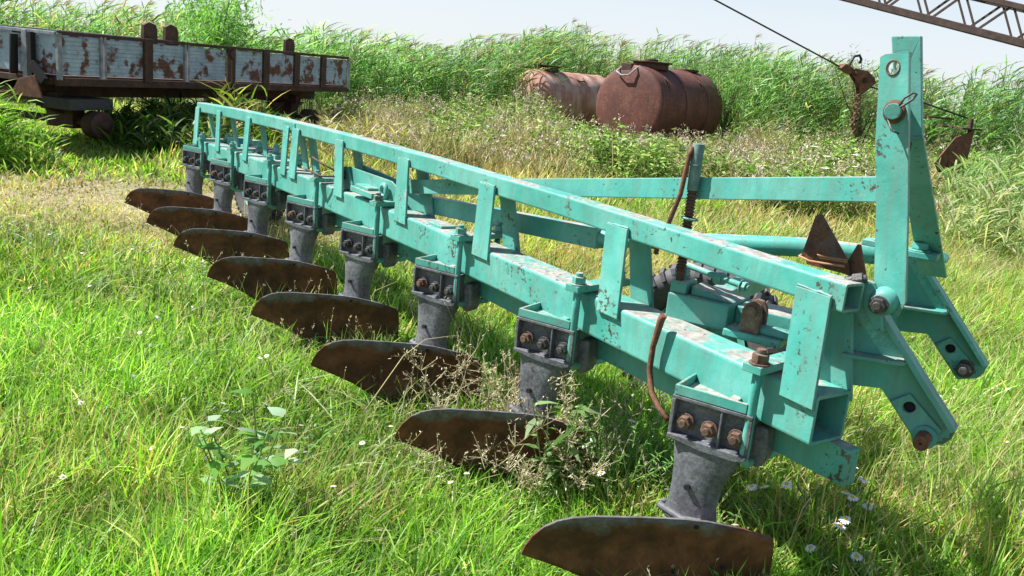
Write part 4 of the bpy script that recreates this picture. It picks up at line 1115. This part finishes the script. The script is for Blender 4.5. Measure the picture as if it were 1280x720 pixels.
# ------------------------------------------------------------------ near plants
def daisy_src():
    d = empty('daisy', (0, 0, 0), 0, cat='flower')
    m = MB(); m.tube([(0, 0, 0), (.01, 0, .12), (0, 0, .24)], .0018, 5); m.build('stem', plain('daisy_stem', (.12, .22, .04), .8), d)
    m = MB()
    for k in range(13):
        a = 2 * math.pi * k / 13 + random.uniform(-.08, .08); e = Vector((math.cos(a), math.sin(a), 0)); s = Vector((-e.y, e.x, 0)); L = random.uniform(.014, .017)
        z = Vector((0, 0, .24)); dz = Vector((0, 0, -.0035))
        p = [z + e * .004 - s * .0012, z + e * .004 + s * .0012, z + e * L * .6 + s * .0028 + dz * .2, z + e * L + s * .0012 + dz, z + e * L - s * .0012 + dz, z + e * L * .6 - s * .0028 + dz * .2]
        m.add(p, [(0, 1, 2, 3, 4, 5)])
    m.build('petals', M_PETAL, d)
    m = MB(); m.lathe((0, 0, .239), (0, 0, 1), [(.006, 0), (.0055, .0025), (.0035, .0045), (0.0001, .005)], 12); m.build('flower_centre', M_YEL, d)
    return d
ds = daisy_src()
used = False
def put_daisies(pts, label, group, s0=1.0):
    global used
    for x, y, z in pts:
        o = ds if not used else copy_tree(ds); used = True
        o.location = (x, y, z - .24 * s0); o.scale = (s0,) * 3
        o.rotation_euler = (R(random.uniform(5, 30)), R(random.uniform(-22, 8)), random.uniform(0, 6.28))
        tag(o, label, 'flower', group)
rd = random.Random(5)
put_daisies([(1.07, 2.78, .25), (1.12, 2.95, .26), (1.20, 2.82, .23), (1.24, 2.98, .26), (1.16, 2.72, .2), (1.27, 2.86, .24), (1.31, 2.97, .25), (1.33, 2.78, .19), (1.02, 2.9, .24), (1.21, 2.63, .18), (1.14, 2.62, .17), (1.37, 2.9, .22), (1.10, 2.86, .27), (1.25, 2.75, .24)],
            'white daisy with yellow centre right of the nearest mouldboard', 'daisies right of the nearest mouldboard', 1.25)
put_daisies([(.42, 3.05, .27), (.47, 3.15, .3), (.52, 3.0, .26), (.36, 3.2, .27), (.57, 3.2, .33), (.45, 2.92, .2), (.3, 3.1, .25)],
            'small white daisy below the bent rusty rod', 'daisies below the bent rod')
pts = []
for k in range(44):
    y = rd.uniform(2.6, 6.2); pts.append((rd.uniform(-.56, -.02) * y, y, .15 + rd.uniform(0, .07)))
put_daisies(pts, 'tiny white daisy scattered in the grass left of the plough', 'daisies in the left meadow', .7)
put_daisies([(rd.uniform(1.9, 2.6), rd.uniform(3.2, 4.2), rd.uniform(.2, .3)) for k in range(7)], 'tiny white daisy in the long grass right of the hitch', 'daisies right of the hitch', .8)

def broadleaf(name, c, h, stems_, leaves, L, seed, label, cols, spread=.12, wr=.55):
    r_ = np.random.default_rng(seed); parts = []
    n = stems_; P = np.stack([r_.normal(0, spread * .35, n), r_.normal(0, spread * .35, n), np.zeros(n)], 1)
    top = P + np.stack([r_.normal(0, spread, n), r_.normal(0, spread, n), h * r_.uniform(.7, 1.05, n)], 1)
    parts.append(stems(P, top, np.full(n, .0042), pal(n, [(.26, .38, .14)], (1,))))
    i = np.repeat(np.arange(n), leaves); m_ = len(i); t = r_.uniform(.25, 1.0, m_)
    cc = P[i] * (1 - t)[:, None] + top[i] * t[:, None]; az = r_.uniform(0, 2 * np.pi, m_)
    D = unit(np.stack([np.cos(az), np.sin(az), r_.uniform(-.1, .7, m_)], 1)); sd = np.stack([-np.sin(az), np.cos(az), r_.normal(0, .3, m_)], 1)
    C = pal(m_, cols, [1] * len(cols)); ll = r_.uniform(.55, 1.1, m_) * L
    parts.append(blades(cc, D, ll, ll * wr, np.stack([np.zeros(m_), np.zeros(m_), np.full(m_, -.3)], 1), C, side=sd, lev=(0, .28, .62, 1), wp=(.12, 1, .62)))
    o = tri_mesh(name, *join(parts), M_LEAF); o.location = (c[0], c[1], 0)
    return tag(o, label, 'plant')
PALE = [(.28, .40, .20), (.20, .36, .10), (.40, .48, .34), (.12, .28, .05), (.16, .34, .06)]
broadleaf('goosefoot', (-.80, 2.62), .43, 10, 11, .088, 51, 'pale broad-leaved goosefoot in the lower left foreground', PALE, .10)
broadleaf('goosefoot', (-.62, 2.45), .2, 4, 8, .05, 56, 'smaller grey-green goosefoot at the bottom edge left', PALE, .09)
broadleaf('sow_thistle', (.21, 3.0), .42, 5, 13, .11, 52, 'leafy sow thistle in front of the second mouldboard', [(.10, .20, .04), (.16, .28, .08), (.24, .34, .16)], .06, .3)
broadleaf('chamomile_plant', (.48, 3.12), .36, 40, 34, .034, 53, 'feathery green chamomile plant below the bent rod', [(.10, .26, .05), (.16, .36, .07), (.24, .44, .12)], .16, .18)
broadleaf('chamomile_plant', (1.17, 2.85), .24, 22, 24, .032, 54, 'feathery chamomile plant right of the nearest mouldboard', [(.09, .22, .04), (.14, .30, .06), (.2, .38, .1)], .13, .18)
broadleaf('seedling', (.42, 2.17), .22, 2, 6, .05, 55, 'pale leafy seedling before the nearest mouldboard', PALE, .03)

def drystalk(name, c, h, n, seed, label, lean=(0, 0), rad=.25, twig=16, thick=.0022):
    r_ = np.random.default_rng(seed); A, B, Rr = [], [], []; FL = []
    for k in range(n):
        a = r_.uniform(0, 6.28); p = np.array([r_.normal(0, rad * .4), r_.normal(0, rad * .4), 0]); d = np.array([math.cos(a) * .5 + lean[0], math.sin(a) * .5 + lean[1], 1.0]); hh = h * r_.uniform(.55, 1.1)
        seg = 6; pts = [p]
        for s in range(seg):
            d = d + r_.normal(0, .13, 3) + np.array([lean[0] * .12, lean[1] * .12, -.10]); d /= np.linalg.norm(d); pts.append(pts[-1] + d * hh / seg)
        for s in range(seg):
            A.append(pts[s]); B.append(pts[s + 1]); Rr.append(thick * (1 - .1 * s))
        for t in range(twig):
            s = r_.integers(2, seg + 1); q = pts[s]; e = r_.normal(0, 1, 3) + np.array([0, 0, .6]); e /= np.linalg.norm(e); l = r_.uniform(.03, .10) * h * 2
            A.append(q); B.append(q + e * l); Rr.append(thick * .5)
            for w in range(4): FL.append(q + e * l * r_.uniform(.35, 1) + r_.normal(0, .004, 3))
    A, B = np.array(A), np.array(B); FL = np.array(FL); m_ = len(FL)
    parts = [stems(A, B, np.array(Rr), pal(len(A), [(.42, .36, .20), (.50, .44, .28), (.32, .24, .13)], (2, 2, 1)))]
    parts.append(blades(FL, unit(r_.normal(0, 1, (m_, 3)) + np.array([0, 0, .4])), r_.uniform(.008, .018, m_), np.full(m_, .0035), np.zeros((m_, 3)), pal(m_, [(.48, .42, .27), (.56, .52, .38), (.36, .28, .16)], (2, 2, 1))))
    o = tri_mesh(name, *join(parts), M_DRY); o.location = (c[0], c[1], 0)
    return tag(o, label, 'dead weed')
drystalk('dry_weed', (.02, 3.30), .56, 34, 61, 'tangled pale dry weed between the second and third mouldboards', (.15, -.05), .38, 26, .0028)
drystalk('dry_weed', (.28, 3.02), .50, 9, 62, 'dry branching weed rising before the second grey stand', (.1, 0), .16, 22, .0028)
drystalk('dry_weed', (.14, 3.25), .80, 7, 63, 'thin tall dry stalks standing against the beam', (-.1, .05), .14, 5, .0016)
drystalk('dry_weed', (.62, 3.05), .35, 7, 64, 'broken straw coloured stems under the beam by the bent rod', (-.3, 0), .02, 5)

def straw(name, pts, label, w=.006):
    P = [Vector(p) for p in pts]; m = MB()
    r0 = [w * .5 * (1 - .7 * k / (len(P) - 1)) for k in range(len(P))]
    m.tube(P, r0, 5)
    return m.build(name, M_STRAWM, None, label=label, cat='straw')
M_STRAWM = plain('straw', (.45, .38, .2), .8, 0, .25, 30)
straw('grass_straw', [(.96, 2.62, .0), (.99, 2.58, .28), (1.03, 2.56, .40)], 'single dry straw below the beam end')
straw('grass_straw', [(-.62, 3.55, .0), (-.45, 3.7, .28), (-.36, 3.72, .36), (-.22, 3.7, .40)], 'bent dry straw lying across the third mouldboard')
straw('grass_straw', [(-.9, 4.6, .0), (-.75, 4.7, .3), (-.6, 4.72, .38)], 'dry straw leaning over the fourth mouldboard')
